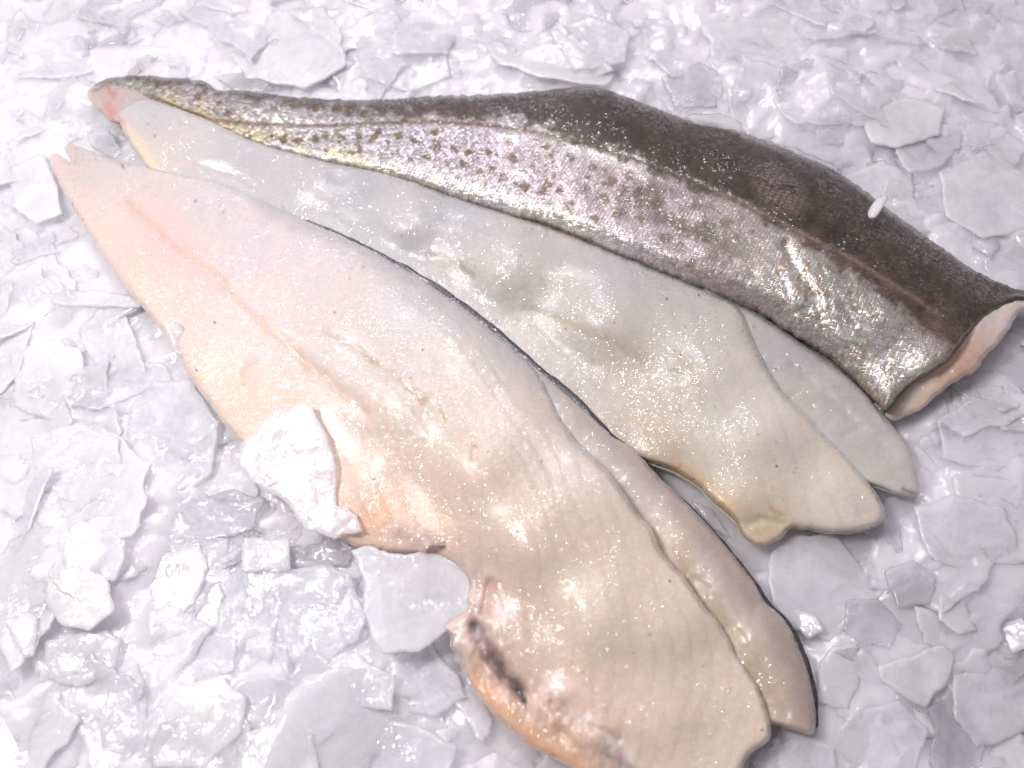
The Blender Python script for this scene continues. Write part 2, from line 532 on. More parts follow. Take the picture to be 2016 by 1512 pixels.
F1_OUT = [(99, 310, 1, 10), (104, 330, 1, 14), (122, 372, 1, 16), (150, 420, 1, 20), (182, 470, 1, 22), (215, 520, 1, 24), (248, 568, 1, 24), (285, 612, 1, 24),
          (320, 655, 1, 24), (352, 705, 1, 24), (382, 755, 1, 24), (412, 795, 1, 24), (440, 832, 1, 24), (472, 872, 1, 24), (510, 930, 1, 24), (560, 985, 1, 24),
          (620, 1030, 1, 24), (690, 1072, 1, 24), (760, 1086, 1, 22), (825, 1093, 1, 20), (868, 1098, 1, 18), (905, 1125, 1, 18), (922, 1150, 1, 14), (914, 1178, 1, 12), (918, 1196, 1, 12), (896, 1212, 1, 12), (872, 1236, 1, 12), (886, 1254, 1, 12), (886, 1274, 1, 12), (906, 1296, 1, 14), (912, 1315, 1, 20), (930, 1352, 1, 24), (955, 1388, 1, 24), (990, 1424, 1, 24), (1025, 1454, 1, 24), (1065, 1482, 1, 24),
          (1105, 1503, 1, 24), (1160, 1530, 1, 24), (1260, 1560, 2, 24), (1370, 1562, 3, 20), (1440, 1540, 4, 16), (1478, 1486, 5, 14), (1516, 1452, 6, 12), (1510, 1400, 7.5, 10),
          (1488, 1345, 9, 9), (1452, 1292, 10, 9), (1424, 1240, 11, 9), (1385, 1190, 12, 9), (1350, 1140, 12.5, 10), (1305, 1090, 12.5, 12), (1284, 1042, 12, 12), (1256, 1012, 12, 11), (1226, 968, 12.5, 12), (1192, 922, 13, 14), (1150, 884, 13, 20), (1112, 838, 12, 40), (1082, 776, 10.5, 80),
          (1050, 724, 10, 105), (970, 653, 10, 100), (880, 584, 10, 92), (800, 533, 9.5, 80),
          (700, 478, 9, 52), (600, 433, 8, 46), (520, 398, 7.5, 40), (470, 376, 6, 34), (420, 353, 4, 28), (340, 337, 3, 24), (275, 326, 3, 22), (235, 318, 3, 18),
          (190, 302, 3, 14), (155, 288, 3, 10), (135, 283, 3, 8), (126, 290, 3, 8), (134, 306, 2, 8), (139, 320, 1.5, 8), (122, 308, 1, 8), (106, 302, 1, 8)]
F1_T = [(110, 320, 4), (180, 380, 6), (300, 470, 9), (200, 460, 6), (260, 350, 6), (420, 420, 11), (330, 620, 6), (450, 600, 11), (600, 520, 15), (420, 770, 6), (560, 760, 11),
        (720, 640, 22), (800, 760, 24), (650, 900, 9), (800, 1000, 10), (760, 1070, 6), (950, 900, 27), (950, 760, 23), (1050, 1050, 27), (1150, 950, 25), (920, 1150, 8),
        (1050, 1250, 14), (1180, 1200, 26), (1300, 1200, 22), (1150, 1400, 15), (960, 1350, 6), (1060, 1450, 7), (1300, 1400, 16), (1420, 1350, 13), (1400, 1480, 11), (1250, 1540, 8)]
SEAM1 = [(255, 400), (330, 470), (395, 525), (455, 575), (520, 640), (590, 705), (660, 760), (720, 810)]
SEAM1B = [(640, 650), (720, 700), (790, 755), (850, 800)]


def paint1(V, d, c):
    c = stain(V, c, SEAM1, (206, 168, 136), 9, 0.4, 3)
    c = stain(V, c, [(300, 440), (360, 500), (410, 540)], (232, 190, 186), 36, 0.24, 5)
    c = stain(V, c, SEAM1B, (188, 160, 128), 6, 0.4, 7)
    c = stain(V, c, [(480, 745), (485, 722), (505, 712)], (200, 160, 140), 5, 0.5, 8)
    c = stain(V, c, [(720, 1010), (790, 1010), (860, 1040)], (232, 180, 142), 40, 0.40, 4)
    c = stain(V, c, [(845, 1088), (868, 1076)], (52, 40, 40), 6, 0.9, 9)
    c = stain(V, c, [(790, 1050), (850, 1068)], (170, 146, 146), 22, 0.6, 12)
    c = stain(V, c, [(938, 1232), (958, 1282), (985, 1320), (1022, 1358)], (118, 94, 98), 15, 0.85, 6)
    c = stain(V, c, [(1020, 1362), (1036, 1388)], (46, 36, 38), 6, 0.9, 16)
    c = stain(V, c, [(962, 1160), (956, 1200)], (178, 132, 110), 14, 0.6, 2)
    c = stain(V, c, [(930, 1330), (985, 1405), (1060, 1470), (1140, 1520)], (226, 172, 128), 22, 0.5, 21)
    c = stain(V, c, [(1200, 1488), (1240, 1512)], (90, 80, 90), 9, 0.6, 22)
    # pale torn membrane patches
    for g in ([(945, 1170), (985, 1205)], [(900, 1235), (935, 1262)], [(1130, 1400), (1190, 1450), (1250, 1500)], [(1060, 1360), (1120, 1350)]):
        c = stain(V, c, g, (232, 214, 212), 18, 0.55, 31)
    # muscle segment lines, one after another along the loin
    u = V[:, 0] * 0.80 + V[:, 1] * 0.60; v = -V[:, 0] * 0.60 + V[:, 1] * 0.80
    ph = (V[:, 0] * 0.97 - V[:, 1] * 0.20 + 0.0007 * (V[:, 1] - 1150) ** 2 + 30 * fbm(V[:, 0] * .006, V[:, 1] * .006, 44)) / 37.0
    ln = np.exp(-((ph - np.round(ph)) / 0.06) ** 2) * sstep(900, 1150, u)
    c = c * (1 - 0.08 * ln[:, None] * np.array([0.5, 0.9, 1.2]))
    ed = [(520, 402), (606, 440), (707, 486), (806, 542), (886, 594), (977, 664), (1056, 734), (1126, 790), (1178, 838)]
    c = stain(V, c, ed, (176, 172, 178), 24, 0.65, 18)
    c = stain(V, c, [(700, 680), (716, 692), (742, 716)], (176, 140, 112), 3.5, 0.6, 51)
    c = stain(V, c, [(790, 742), (806, 764), (834, 790)], (186, 148, 120), 3.5, 0.5, 52)
    c = stain(V, c, [(868, 808), (876, 826)], (186, 152, 124), 6, 0.5, 53)
    c = stain(V, c, [(930, 868), (928, 900)], (190, 152, 126), 4, 0.5, 54)
    c = specks(V, c, 38, 5)
    return c, {}


def flakes1(V, d):
    u = V[:, 0] * 0.80 + V[:, 1] * 0.60; v = -V[:, 0] * 0.60 + V[:, 1] * 0.80
    ph = (V[:, 0] * 0.97 - V[:, 1] * 0.20 + 0.0007 * (V[:, 1] - 1150) ** 2 + 30 * fbm(V[:, 0] * .006, V[:, 1] * .006, 44)) / 37.0
    fr = ph - np.floor(ph)
    m = sstep(900, 1150, u) * sstep(8, 40, d)
    r = m * (0.14 * fr - 0.14 * sstep(0.7, 1.0, fr)) * (0.6 + 1.4 * np.clip(1.6 * fbm(V[:, 0] * .012, V[:, 1] * .012, 45) + .2, 0, 1.5))
    # crumpled, torn belly edge
    q = np.exp(-(line_dist(V, [(925, 1165), (930, 1240), (980, 1340), (1100, 1420), (1200, 1480)])[0] / 45) ** 2)
    r = r + q * 3.2 * fbm(V[:, 0] * 0.035, V[:, 1] * 0.02, 77, 4) * sstep(2, 20, d)
    return r


flesh1 = slab("flesh", F1_OUT, F1_T, FLESH, f1, O1, grooves=[(SEAM1, 1.3, 14), (SEAM1B, 0.45, 9), ([(938, 1232), (958, 1282), (985, 1320), (1026, 1366)], 4.2, 13),
              ([(965, 1150), (955, 1205)], 2.5, 10), ([(1085, 1385), (1100, 1430), (1135, 1470)], 1.6, 9), ([(1160, 1425), (1220, 1455)], 1.4, 6), ([(695, 676), (716, 692), (745, 718)], 0.22, 5), ([(788, 740), (806, 764), (838, 794)], 0.22, 5), ([(868, 806), (876, 828)], 0.3, 6), ([(930, 866), (928, 902)], 0.2, 5), 
              ([(420, 505), (540, 610), (640, 660)], 0.8, 16), ([(270, 345), (350, 375), (430, 420), (520, 470)], 1.0, 14)],
              blobs=[(640, 590, 60, 0.8), (700, 690, 45, -0.7), (1180, 1450, 26, 1.6), (1110, 1360, 30, 1.2), (520, 680, 45, 0.7)],
              tint=[(108, 322, (238, 206, 190)), (140, 300, (196, 190, 184)), (230, 335, (212, 204, 204)), (200, 450, (242, 208, 190)), (320, 470, (236, 198, 192)), (270, 560, (242, 208, 184)),
                    (400, 400, (214, 206, 208)), (500, 480, (218, 207, 210)), (500, 620, (234, 214, 206)), (440, 780, (240, 210, 182)), (600, 880, (240, 208, 180)), (760, 1010, (234, 202, 176)),
                    (700, 1055, (238, 202, 172)), (700, 660, (224, 212, 202)), (620, 560, (222, 210, 208)), (800, 600, (212, 206, 206)), (900, 800, (226, 208, 188)), (960, 690, (212, 206, 198)),
                    (1000, 1000, (226, 202, 174)), (1150, 900, (224, 212, 198)), (1200, 1200, (234, 214, 184)), (1300, 1400, (236, 212, 184)), (1320, 1250, (236, 216, 188)), (1000, 1390, (230, 196, 168)), (1060, 1480, (232, 188, 150)),
                    (1450, 1450, (234, 214, 188)), (1380, 1260, (234, 214, 188)), (980, 1180, (220, 190, 170)), (1120, 1080, (226, 204, 176))],
              paint=paint1, extra=flakes1, rough=0.22, seed=21)

SH1_OUT = [(1036, 712, 9, 10), (1120, 778, 9, 50), (1176, 826, 8.5, 76), (1212, 860, 7, 80), (1250, 885, 6, 80), (1300, 942, 5, 84), (1345, 984, 4, 84), (1392, 1032, 3.5, 82), (1435, 1082, 3, 78), (1482, 1142, 2.5, 74), (1508, 1186, 2.5, 70),
           (1540, 1216, 2.5, 62), (1572, 1272, 2.5, 56), (1598, 1350, 2.5, 30), (1606, 1418, 2.5, 20), (1598, 1446, 2, 12), (1560, 1438, 2, 12), (1512, 1424, 2, 12), (1470, 1420, 2, 12), (1440, 1350, 2, 20),
           (1380, 1270, 2, 20), (1300, 1160, 2, 20), (1230, 1040, 2, 20), (1165, 950, 4, 20), (1105, 880, 6, 16), (1062, 800, 8, 16)]
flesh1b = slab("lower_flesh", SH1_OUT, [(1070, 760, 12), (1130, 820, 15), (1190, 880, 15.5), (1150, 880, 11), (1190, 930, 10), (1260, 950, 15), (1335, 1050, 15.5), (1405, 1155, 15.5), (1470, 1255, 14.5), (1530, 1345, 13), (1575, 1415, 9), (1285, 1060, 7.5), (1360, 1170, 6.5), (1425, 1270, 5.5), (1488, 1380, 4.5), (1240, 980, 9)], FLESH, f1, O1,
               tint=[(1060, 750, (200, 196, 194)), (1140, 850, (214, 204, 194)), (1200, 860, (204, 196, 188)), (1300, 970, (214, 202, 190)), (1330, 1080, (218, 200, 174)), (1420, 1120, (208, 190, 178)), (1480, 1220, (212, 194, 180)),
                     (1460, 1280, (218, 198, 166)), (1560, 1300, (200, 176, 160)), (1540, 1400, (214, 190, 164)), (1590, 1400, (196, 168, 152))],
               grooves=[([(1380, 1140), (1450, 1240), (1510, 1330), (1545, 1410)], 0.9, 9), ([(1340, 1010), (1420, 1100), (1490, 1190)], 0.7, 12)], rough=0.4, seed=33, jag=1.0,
               paint=lambda V, d, c: (stain(V, stain(V, c, [(1060, 734), (1170, 826), (1230, 885), (1300, 955), (1392, 1048), (1470, 1150), (1530, 1240), (1570, 1300), (1590, 1380), (1592, 1430)], (168, 152, 148), 24, 0.55, 4), [(1330, 1090), (1400, 1190), (1460, 1290), (1510, 1390)], (190, 164, 130), 12, 0.5, 6), {}))  # grey-brown outer band paints in the shade of the strip's rounded side
flesh1b["label"] = "paler strip of dorsal flesh along the rounded outer edge"

SK1 = [(598, 432), (650, 453), (707, 480), (806, 534), (886, 585), (977, 654), (1056, 724), (1126, 780), (1178, 828), (1212, 860), (1256, 892), (1306, 946), (1396, 1033), (1486, 1142), (1514, 1184),
       (1547, 1214), (1580, 1270), (1605, 1349), (1611, 1418), (1604, 1436)]
OFFS = np.interp([p[0] for p in SK1], [598, 680, 900, 1100, 1215, 1700], [0, 4.5, 8, 8, 0, 0])
SK1 = [(x + 0.6 * o, y - 0.8 * o) for (x, y), o in zip(SK1, OFFS)]
inn = [(1588, 1425), (1580, 1350), (1555, 1275), (1520, 1215), (1462, 1142), (1380, 1040), (1285, 955), (1238, 905), (1165, 852), (1100, 805), (1040, 753), (960, 682), (870, 612), (790, 561), (690, 508), (640, 476), (600, 452)]
SKX = [598, 700, 1180, 1300, 1500, 1610]; SKE = [7.6, 8.6, 9.6, 3.5, 1.8, 1.8]
SK1_OUT = [(x, y, e, 6) for (x, y), e in zip(SK1, np.interp([p[0] for p in SK1], SKX, SKE))] + [(x, y, max(0.8, e - 1.2), 6) for (x, y), e in zip(inn, np.interp([p[0] for p in inn], SKX, SKE))]


def paint_sk(V, d, c):
    c = c * (0.7 + 0.8 * (fbm(V[:, 0] * .06, V[:, 1] * .06, 3) + 0.5))[:, None]
    f = 0.75 * np.exp(-(d / 3.2) ** 2)
    c = c * (1 - f[:, None]) + lin((46, 42, 44)) * f[:, None]
    return c, {"silver": np.full(len(V), 0.15), "net": np.zeros(len(V))}


skin1 = slab("skin", SK1_OUT, [(500, 390, 6), (800, 530, 9.2), (1170, 820, 9.4), (1300, 940, 4), (1600, 1400, 2)], SKIN, f1, O1, space=4, tint=[(600, 430, (170, 164, 166)), (720, 485, (98, 95, 100)), (900, 600, (92, 90, 95)), (1170, 820, (84, 80, 82)), (1600, 1400, (70, 62, 62))],
             paint=paint_sk, rough=0.1, seed=41, jag=1.6, jf=0.03, under=0.6)
skin1["label"] = "thin dark grey skin showing along the outer edge"

# ================================================== middle fillet
O2 = at(1000.0, 600.0, 0.0)
f2 = empty("fish_fillet.001", O2)
tag(f2, "greyish white skinless fish fillet lying between the front fillet and the skin-on fillet", "fish fillet", "fish fillets on the ice")
F2_OUT = [(228, 222, 4, 12), (252, 202, 4, 12), (285, 190, 4, 14), (340, 206, 5, 22), (420, 238, 5.5, 30), (500, 276, 6, 34), (600, 306, 6, 46), (690, 324, 6, 52), (780, 344, 6, 60), (880, 380, 6.5, 70),
          (1000, 420, 7, 80), (1100, 452, 7.5, 86), (1200, 492, 8, 90), (1300, 532, 8, 92), (1400, 574, 8, 86), (1460, 610, 8.5, 50), (1490, 680, 9, 24), (1530, 756, 8.5, 16), (1585, 815, 8, 14), (1640, 872, 7, 13), (1680, 915, 6, 12), (1718, 962, 5, 11),
          (1742, 1000, 3, 11), (1738, 1028, 2, 12), (1705, 1044, 1.2, 14), (1640, 1049, 1, 16), (1565, 1040, 1, 16), (1535, 1062, 1, 14), (1502, 1076, 1, 12), (1468, 1060, 1, 12), (1446, 1022, 1, 14),
          (1402, 985, 1, 18), (1372, 956, 1, 20), (1330, 930, 1, 22), (1275, 908, 1, 24), (1215, 890, 1, 24), (1150, 850, 1, 26), (1080, 800, 1, 26), (990, 725, 1, 26), (890, 640, 1, 26), (790, 570, 1, 26), (700, 520, 1, 24),
          (620, 485, 1, 22), (520, 430, 1, 20), (420, 385, 1, 18), (350, 356, 1.2, 16), (300, 338, 1.5, 14), (282, 322, 1.5, 14), (260, 290, 2, 14), (240, 252, 3, 12)]
F2_T = [(240, 230, 7), (300, 260, 9), (300, 315, 5), (420, 300, 11), (420, 360, 6), (600, 365, 16), (600, 430, 6.5), (520, 390, 5.5), (800, 425, 20), (800, 525, 6.5), (700, 470, 6), (1000, 510, 23), (1000, 655, 7), (900, 590, 7), (1200, 610, 25), (1150, 790, 6.5), (1080, 730, 7), (1230, 860, 6),
        (1400, 700, 24), (1400, 650, 21), (1300, 850, 12), (1500, 850, 20), (1480, 960, 12), (1650, 960, 12), (1600, 1020, 7), (1500, 1050, 5), (1400, 950, 8)]


def paint2(V, d, c):
    c = stain(V, c, [(845, 505), (875, 520), (900, 525)], (160, 146, 122), 14, 0.5, 3)
    c = stain(V, c, [(915, 525), (932, 545)], (150, 136, 112), 7, 0.5, 5)
    c = stain(V, c, [(860, 560), (850, 545)], (168, 150, 126), 7, 0.4, 6)
    c = stain(V, c, [(1040, 610), (1120, 640), (1200, 668), (1280, 720)], (172, 146, 110), 8, 0.34, 7)
    c = stain(V, c, [(1340, 710), (1370, 750)], (176, 158, 128), 14, 0.4, 8)
    c = stain(V, c, [(1330, 920), (1400, 962), (1440, 1000)], (206, 170, 112), 16, 0.5, 9)
    c = stain(V, c, [(1470, 1030), (1500, 1055), (1540, 1030)], (208, 180, 124), 22, 0.22, 10)
    c = stain(V, c, [(1520, 1005), (1540, 1012)], (180, 150, 84), 6, 0.6, 11)
    c = stain(V, c, [(250, 255), (280, 300), (300, 330)], (230, 208, 176), 12, 0.6, 12)
    c = stain(V, c, [(225, 225), (240, 235)], (216, 150, 142), 8, 0.3, 13)
    c = stain(V, c, [(1190, 545), (1120, 540), (1080, 535)], (216, 216, 214), 8, 0.4, 14)
    ph = (V[:, 0] * 0.93 - V[:, 1] * 0.36 + 30 * fbm(V[:, 0] * .006, V[:, 1] * .006, 64)) / 40.0
    c = c * (1 - 0.05 * np.exp(-((ph - np.round(ph)) / 0.07) ** 2) * sstep(700, 1100, V[:, 0]))[:, None]
    c = specks(V, c, 42, 8)
    return c, {}


def flakes2(V, d):
    u = V[:, 0] * 0.84 + V[:, 1] * 0.54; v = -V[:, 0] * 0.54 + V[:, 1] * 0.84
    ph = (V[:, 0] * 0.93 - V[:, 1] * 0.36 + 30 * fbm(V[:, 0] * .006, V[:, 1] * .006, 64)) / 40.0
    fr = ph - np.floor(ph)
    return sstep(1000, 1400, u) * sstep(8, 40, d) * (0.14 * fr - 0.14 * sstep(0.7, 1.0, fr))


flesh2 = slab("flesh", F2_OUT, F2_T, FLESH, f2, O2, grooves=[([(430, 330), (600, 400), (760, 470), (900, 560), (1040, 640), (1160, 720)], 0.7, 22), ([(1040, 610), (1120, 640), (1200, 668), (1280, 720), (1340, 740)], 0.45, 12),
              ([(845, 505), (900, 520), (935, 548)], 0.4, 10), ([(660, 345), (740, 375), (860, 420), (960, 450)], 0.9, 16), ([(1470, 1035), (1500, 1020), (1540, 1030)], 0.9, 8), ([(330, 300), (400, 325), (500, 372)], .8, 12)],
              blobs=[(880, 500, 40, 0.3), (1300, 640, 60, 0.8), (1400, 780, 60, 0.7), (1350, 730, 26, -0.5)],
              tint=[(245, 225, (206, 198, 198)), (300, 210, (196, 194, 198)), (350, 280, (212, 202, 202)), (290, 320, (224, 210, 190)), (420, 350, (208, 200, 200)), (480, 300, (190, 192, 196)), (600, 380, (198, 199, 200)),
                    (700, 345, (182, 186, 192)), (800, 440, (200, 202, 200)), (900, 400, (184, 188, 193)), (900, 560, (206, 202, 196)), (1000, 500, (206, 200, 194)), (1100, 600, (210, 204, 190)), (1200, 520, (194, 196, 196)),
                    (1350, 620, (202, 198, 190)), (1250, 700, (210, 200, 180)), (1400, 850, (224, 217, 198)), (1500, 780, (226, 216, 202)), (1600, 950, (230, 218, 198)), (1500, 1040, (214, 196, 158)), (1300, 890, (206, 186, 154)), (1700, 1020, (220, 208, 188))],
              paint=paint2, extra=flakes2, rough=0.16, seed=51)
flesh2b = slab("lower_flesh", [(1380, 560, 6.5, 20), (1440, 590, 6.5, 40), (1500, 622, 6.5, 46), (1600, 692, 6, 46), (1690, 762, 5, 40), (1750, 830, 4, 34), (1790, 890, 3, 26), (1810, 955, 1.5, 16), (1802, 977, 1, 10), (1770, 975, 1, 10), (1735, 962, 1, 12), (1690, 945, 1, 14),
               (1640, 900, 1, 16), (1560, 830, 1, 20), (1480, 740, 2, 20), (1420, 650, 4, 20)],
               [(1460, 640, 14), (1540, 700, 12), (1620, 770, 10.5), (1690, 840, 9), (1740, 900, 7), (1780, 950, 4), (1600, 820, 8), (1700, 930, 5)], FLESH, f2, O2,
               tint=[(1480, 650, (200, 197, 192)), (1560, 700, (188, 186, 188)), (1580, 770, (206, 200, 188)), (1660, 800, (194, 190, 188)), (1700, 860, (206, 202, 196)), (1760, 900, (212, 208, 202)), (1720, 920, (212, 206, 194)), (1795, 960, (206, 200, 196))],
               grooves=[([(1560, 720), (1640, 790), (1700, 850)], 0.8, 9), ([(1668, 852), (1700, 838), (1740, 880), (1760, 890)], 0.4, 7)], rough=0.4, seed=61, jag=1.0,
               paint=lambda V, d, c: (specks(V, stain(V, c, [(1785, 966), (1800, 972)], (90, 84, 76), 6, 0.7, 3), 8, 3), {}))
flesh2b["label"] = "grey-white strip of flesh under the edge of the thicker layer"

# ================================================== skin-on fillet
O3 = at(1150.0, 400.0, 0.0)
f3 = empty("fish_fillet.002", O3)
tag(f3, "fish fillet lying skin side up, brown back, silver belly and dark spots", "fish fillet", "fish fillets on the ice")
F3_OUT = [(178, 178, 2, 10), (205, 157, 2, 14), (260, 149, 2, 20), (330, 152, 2, 24), (400, 160, 2, 28), (425, 176, 2, 26), (450, 178, 2, 26), (480, 179, 2, 30), (560, 189, 2, 36), (700, 197, 2, 44), (850, 190, 2, 56),
          (1000, 184, 2, 66), (1100, 175, 2, 72), (1150, 170, 2, 80), (1205, 181, 2, 90), (1280, 208, 2, 100), (1345, 232, 2, 110), (1420, 247, 2, 120), (1480, 268, 2, 125), (1560, 299, 2, 130), (1640, 334, 2, 130), (1700, 374, 2, 130),
          (1760, 421, 2, 130), (1830, 471, 2, 120), (1900, 520, 2.5, 100), (1960, 553, 3, 80), (2030, 577, 3, 60), (2075, 592, 3, 30), (2060, 598, 5, 14), (2008, 592, 8, 12), (1962, 608, 11, 12), (1924, 634, 13, 12), (1893, 676, 13, 12), (1862, 711, 12, 14), (1814, 742, 9, 16), (1778, 769, 6, 16), (1748, 806, 2.5, 14), (1734, 806, 1.5, 26),
          (1700, 772, 2, 70), (1640, 712, 2, 90), (1540, 650, 2, 90), (1500, 622, 2.5, 80), (1400, 580, 2.5, 70), (1280, 532, 2.5, 60), (1150, 478, 2.5, 56), (1050, 440, 2.5, 50), (1000, 427, 2.5, 50), (900, 394, 2.5, 46), (800, 360, 2.5, 42),
          (690, 334, 2.5, 36), (600, 314, 2.5, 30), (500, 285, 2.5, 26), (420, 248, 2.5, 22), (340, 214, 2.5, 16), (290, 200, 3, 12), (255, 186, 3, 10), (215, 178, 3, 8), (190, 186, 2, 8)]
F3_T = [(190, 172, 4), (260, 165, 6), (330, 180, 8), (420, 205, 9), (500, 230, 10), (600, 250, 11), (700, 260, 13), (850, 270, 15), (1000, 300, 18), (1150, 330, 21), (1300, 390, 23), (1450, 450, 25), (1600, 520, 26), (1750, 610, 25), (1850, 660, 22), (1950, 600, 15),
        (1750, 720, 16), (1700, 500, 25), (1850, 560, 21), (1980, 580, 9)]
BACK = [(180, 158), (330, 162), (430, 186), (560, 204), (700, 221), (900, 226), (1000, 237), (1100, 262), (1200, 298), (1300, 338), (1400, 385), (1500, 425), (1580, 480), (1680, 545), (1780, 622), (1880, 690)]
LATERAL = [(300, 190), (360, 215), (420, 236), (500, 244), (620, 248), (750, 242), (850, 239), (950, 245), (1050, 258), (1150, 281), (1250, 312), (1350, 350), (1450, 395), (1560, 450), (1660, 500), (1760, 560), (1850, 620)]
SPOTS = [(667, 268, 13), (707, 265, 10), (737, 273, 12), (782, 268, 13), (816, 280, 13), (858, 286, 14), (893, 291, 13), (912, 322, 9), (945, 339, 11), (993, 348, 14), (1032, 367, 11), (1011, 312, 11), (1080, 287, 12), (1122, 308, 14), (1167, 329, 12),
         (1170, 430, 14), (1257, 378, 15), (1122, 402, 13), (1066, 378, 10), (855, 258, 9), (770, 254, 7), (745, 258, 7), (960, 300, 12), (925, 300, 10), (664, 214, 10), (716, 225, 11), (754, 220, 10), (806, 228, 10), (837, 218, 11), (869, 223, 10), (910, 220, 10), (685, 225, 9), (782, 220, 9), (952, 221, 9),
         (620, 212, 10), (580, 208, 10), (540, 215, 9), (559, 272, 10), (586, 278, 11), (621, 274, 11), (534, 267, 8), (640, 268, 9), (690, 300, 9), (451, 222, 9), (478, 226, 8), (505, 232, 9), (430, 205, 8), (390, 190, 9), (1290, 400, 18), (1340, 440, 20), (1220, 420, 16), (1400, 470, 20), (1310, 470, 14), (1450, 500, 18), (1500, 560, 15), (1200, 360, 13), (1240, 345, 11), (1360, 520, 12),
         (1000, 280, 9), (1040, 330, 11), (1090, 345, 10), (970, 330, 9), (880, 320, 9), (840, 310, 9), (1150, 370, 12), (1190, 390, 11), (1265, 430, 13), (1430, 440, 14)]


_r = np.random.default_rng(4)
for _k in range(34):
    _x = _r.uniform(600, 1560)
    _lo = np.interp(_x, [600, 1000, 1400, 1560], [262, 275, 385, 450]); _hi = np.interp(_x, [600, 1000, 1400, 1560], [290, 375, 540, 620])
    SPOTS.append((_x, _r.uniform(_lo, _hi), _r.uniform(4, 8)))


def paint3(V, d, c):
    s = side_of(V, BACK)
    nz = fbm(V[:, 0] * .035, V[:, 1] * .035, 91, 4); nz2 = fbm(V[:, 0] * .11, V[:, 1] * .11, 93, 3)
    x = V[:, 0]
    br = sstep(-16, 16, s + 26 * nz + 16 * nz2)
    low = np.clip(-s, 0, 400)
    side = np.stack([np.interp(x, [200, 700, 1100, 1500, 1850], k) for k in ((178, 186, 190, 180, 170), (168, 180, 178, 166, 154), (164, 186, 182, 166, 152))], 1)
    side = lin(side)
    silver = np.clip(0.55 + 0.0 * x, 0, 1)
    # pale gold towards the belly
    gold = lin((206, 194, 150))
    dl, _, _ = line_dist(V, [(340, 208), (420, 240), (500, 278), (690, 326), (880, 386), (1000, 420), (1100, 452)])
    g = np.exp(-(dl / 30) ** 2) * (0.55 + nz)
    g = np.clip(g, 0, 0.8)
    side = side * (1 - g[:, None]) + gold * g[:, None]
    c = side
    for sx, sy, r in SPOTS:
        e = np.hypot((x - sx) / (r * 0.95), (V[:, 1] - sy) / (r * 0.78)) + 0.9 * nz2 + 0.5 * nz
        f = 0.92 * (1 - sstep(0.6, 1.05, e)) * np.interp(sx, [400, 1100, 1500], [1, .9, .6])
        c = c * (1 - f[:, None]) + lin((104, 86, 44)) * f[:, None]
        silver = silver * (1 - 0.7 * f)
    # mottled grey flank in the middle of the body
    mt = np.exp(-(((x - 1370) / 260) ** 2 + ((V[:, 1] - 440 - (x - 1370) * .42) / 62) ** 2))
    f = np.clip(mt * (0.60 + 1.4 * nz), 0, 0.82)
    c = c * (1 - f[:, None]) + lin((98, 86, 76)) * f[:, None]; silver = silver * (1 - 0.4 * f)
    # glare on the silver belly, painted in as pale, more metallic patches
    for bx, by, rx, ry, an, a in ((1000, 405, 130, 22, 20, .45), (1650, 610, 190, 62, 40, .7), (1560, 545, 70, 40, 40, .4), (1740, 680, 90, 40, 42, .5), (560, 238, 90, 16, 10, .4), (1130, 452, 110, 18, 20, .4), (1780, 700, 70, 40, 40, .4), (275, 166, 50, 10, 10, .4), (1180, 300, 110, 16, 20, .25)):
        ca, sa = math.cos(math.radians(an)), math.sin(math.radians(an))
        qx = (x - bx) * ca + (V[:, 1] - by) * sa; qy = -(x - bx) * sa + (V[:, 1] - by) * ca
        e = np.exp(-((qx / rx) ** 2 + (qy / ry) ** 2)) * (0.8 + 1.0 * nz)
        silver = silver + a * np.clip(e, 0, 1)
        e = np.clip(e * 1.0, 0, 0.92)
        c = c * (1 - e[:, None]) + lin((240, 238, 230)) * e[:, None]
    # amber flecks in the silver
    am = np.exp(-(((x - 1620) / 150) ** 2 + ((V[:, 1] - 590 - (x - 1620) * .75) / 60) ** 2)) * sstep(0.10, 0.3, fbm(V[:, 0] * .07, V[:, 1] * .04, 97, 3))
    c = c * (1 - 0.6 * am[:, None]) + lin((176, 138, 66)) * 0.6 * am[:, None]
    # brown back
    bc = np.stack([np.interp(x, [180, 600, 1150, 1700, 2000], k) for k in ((100, 90, 70, 69, 84), (88, 77, 58, 55, 70), (74, 68, 48, 46, 61))], 1)
    bc = lin(bc) * (0.9 + 0.5 * nz + 0.5 * nz2)[:, None]
    pk = np.clip(np.exp(-(line_dist(V, [(1600, 480), (1700, 545), (1800, 620), (1870, 660)])[0] / 34) ** 2) * (0.45 + nz), 0, 1)
    bc = bc * (1 - pk[:, None] * .6) + lin((122, 96, 90)) * pk[:, None] * .6
    c = c * (1 - br[:, None]) + bc * br[:, None]
    silver = silver * (1 - 0.96 * br)
    # lateral line
    dl, _, _ = line_dist(V, LATERAL)
    f = 0.85 * np.exp(-(dl / 4.5) ** 2) * np.interp(x, [300, 1000, 1250, 1400], [1, 1, .8, .15])
    c = c * (1 - f[:, None]) + lin((104, 80, 40)) * f[:, None]
    silver = silver * (1 - f)
    f = 0.45 * np.exp(-(dl / 4.5) ** 2) * sstep(1300, 1450, x)
    c = c * (1 - f[:, None]) + lin((158, 134, 120)) * f[:, None]
    # dark frayed rim where the skin was cut along the back, brown belly rim
    f = 0.7 * np.exp(-(d / 7) ** 2) * sstep(-40, 40, s)
    c = c * (1 - f[:, None]) + lin((62, 54, 46)) * f[:, None]
    f = 0.8 * np.exp(-(line_dist(V, [(1035, 432), (1080, 442), (1130, 462), (1165, 475)])[0] / 6) ** 2)
    c = c * (1 - f[:, None]) + lin((116, 92, 58)) * f[:, None]; silver = silver * (1 - f)
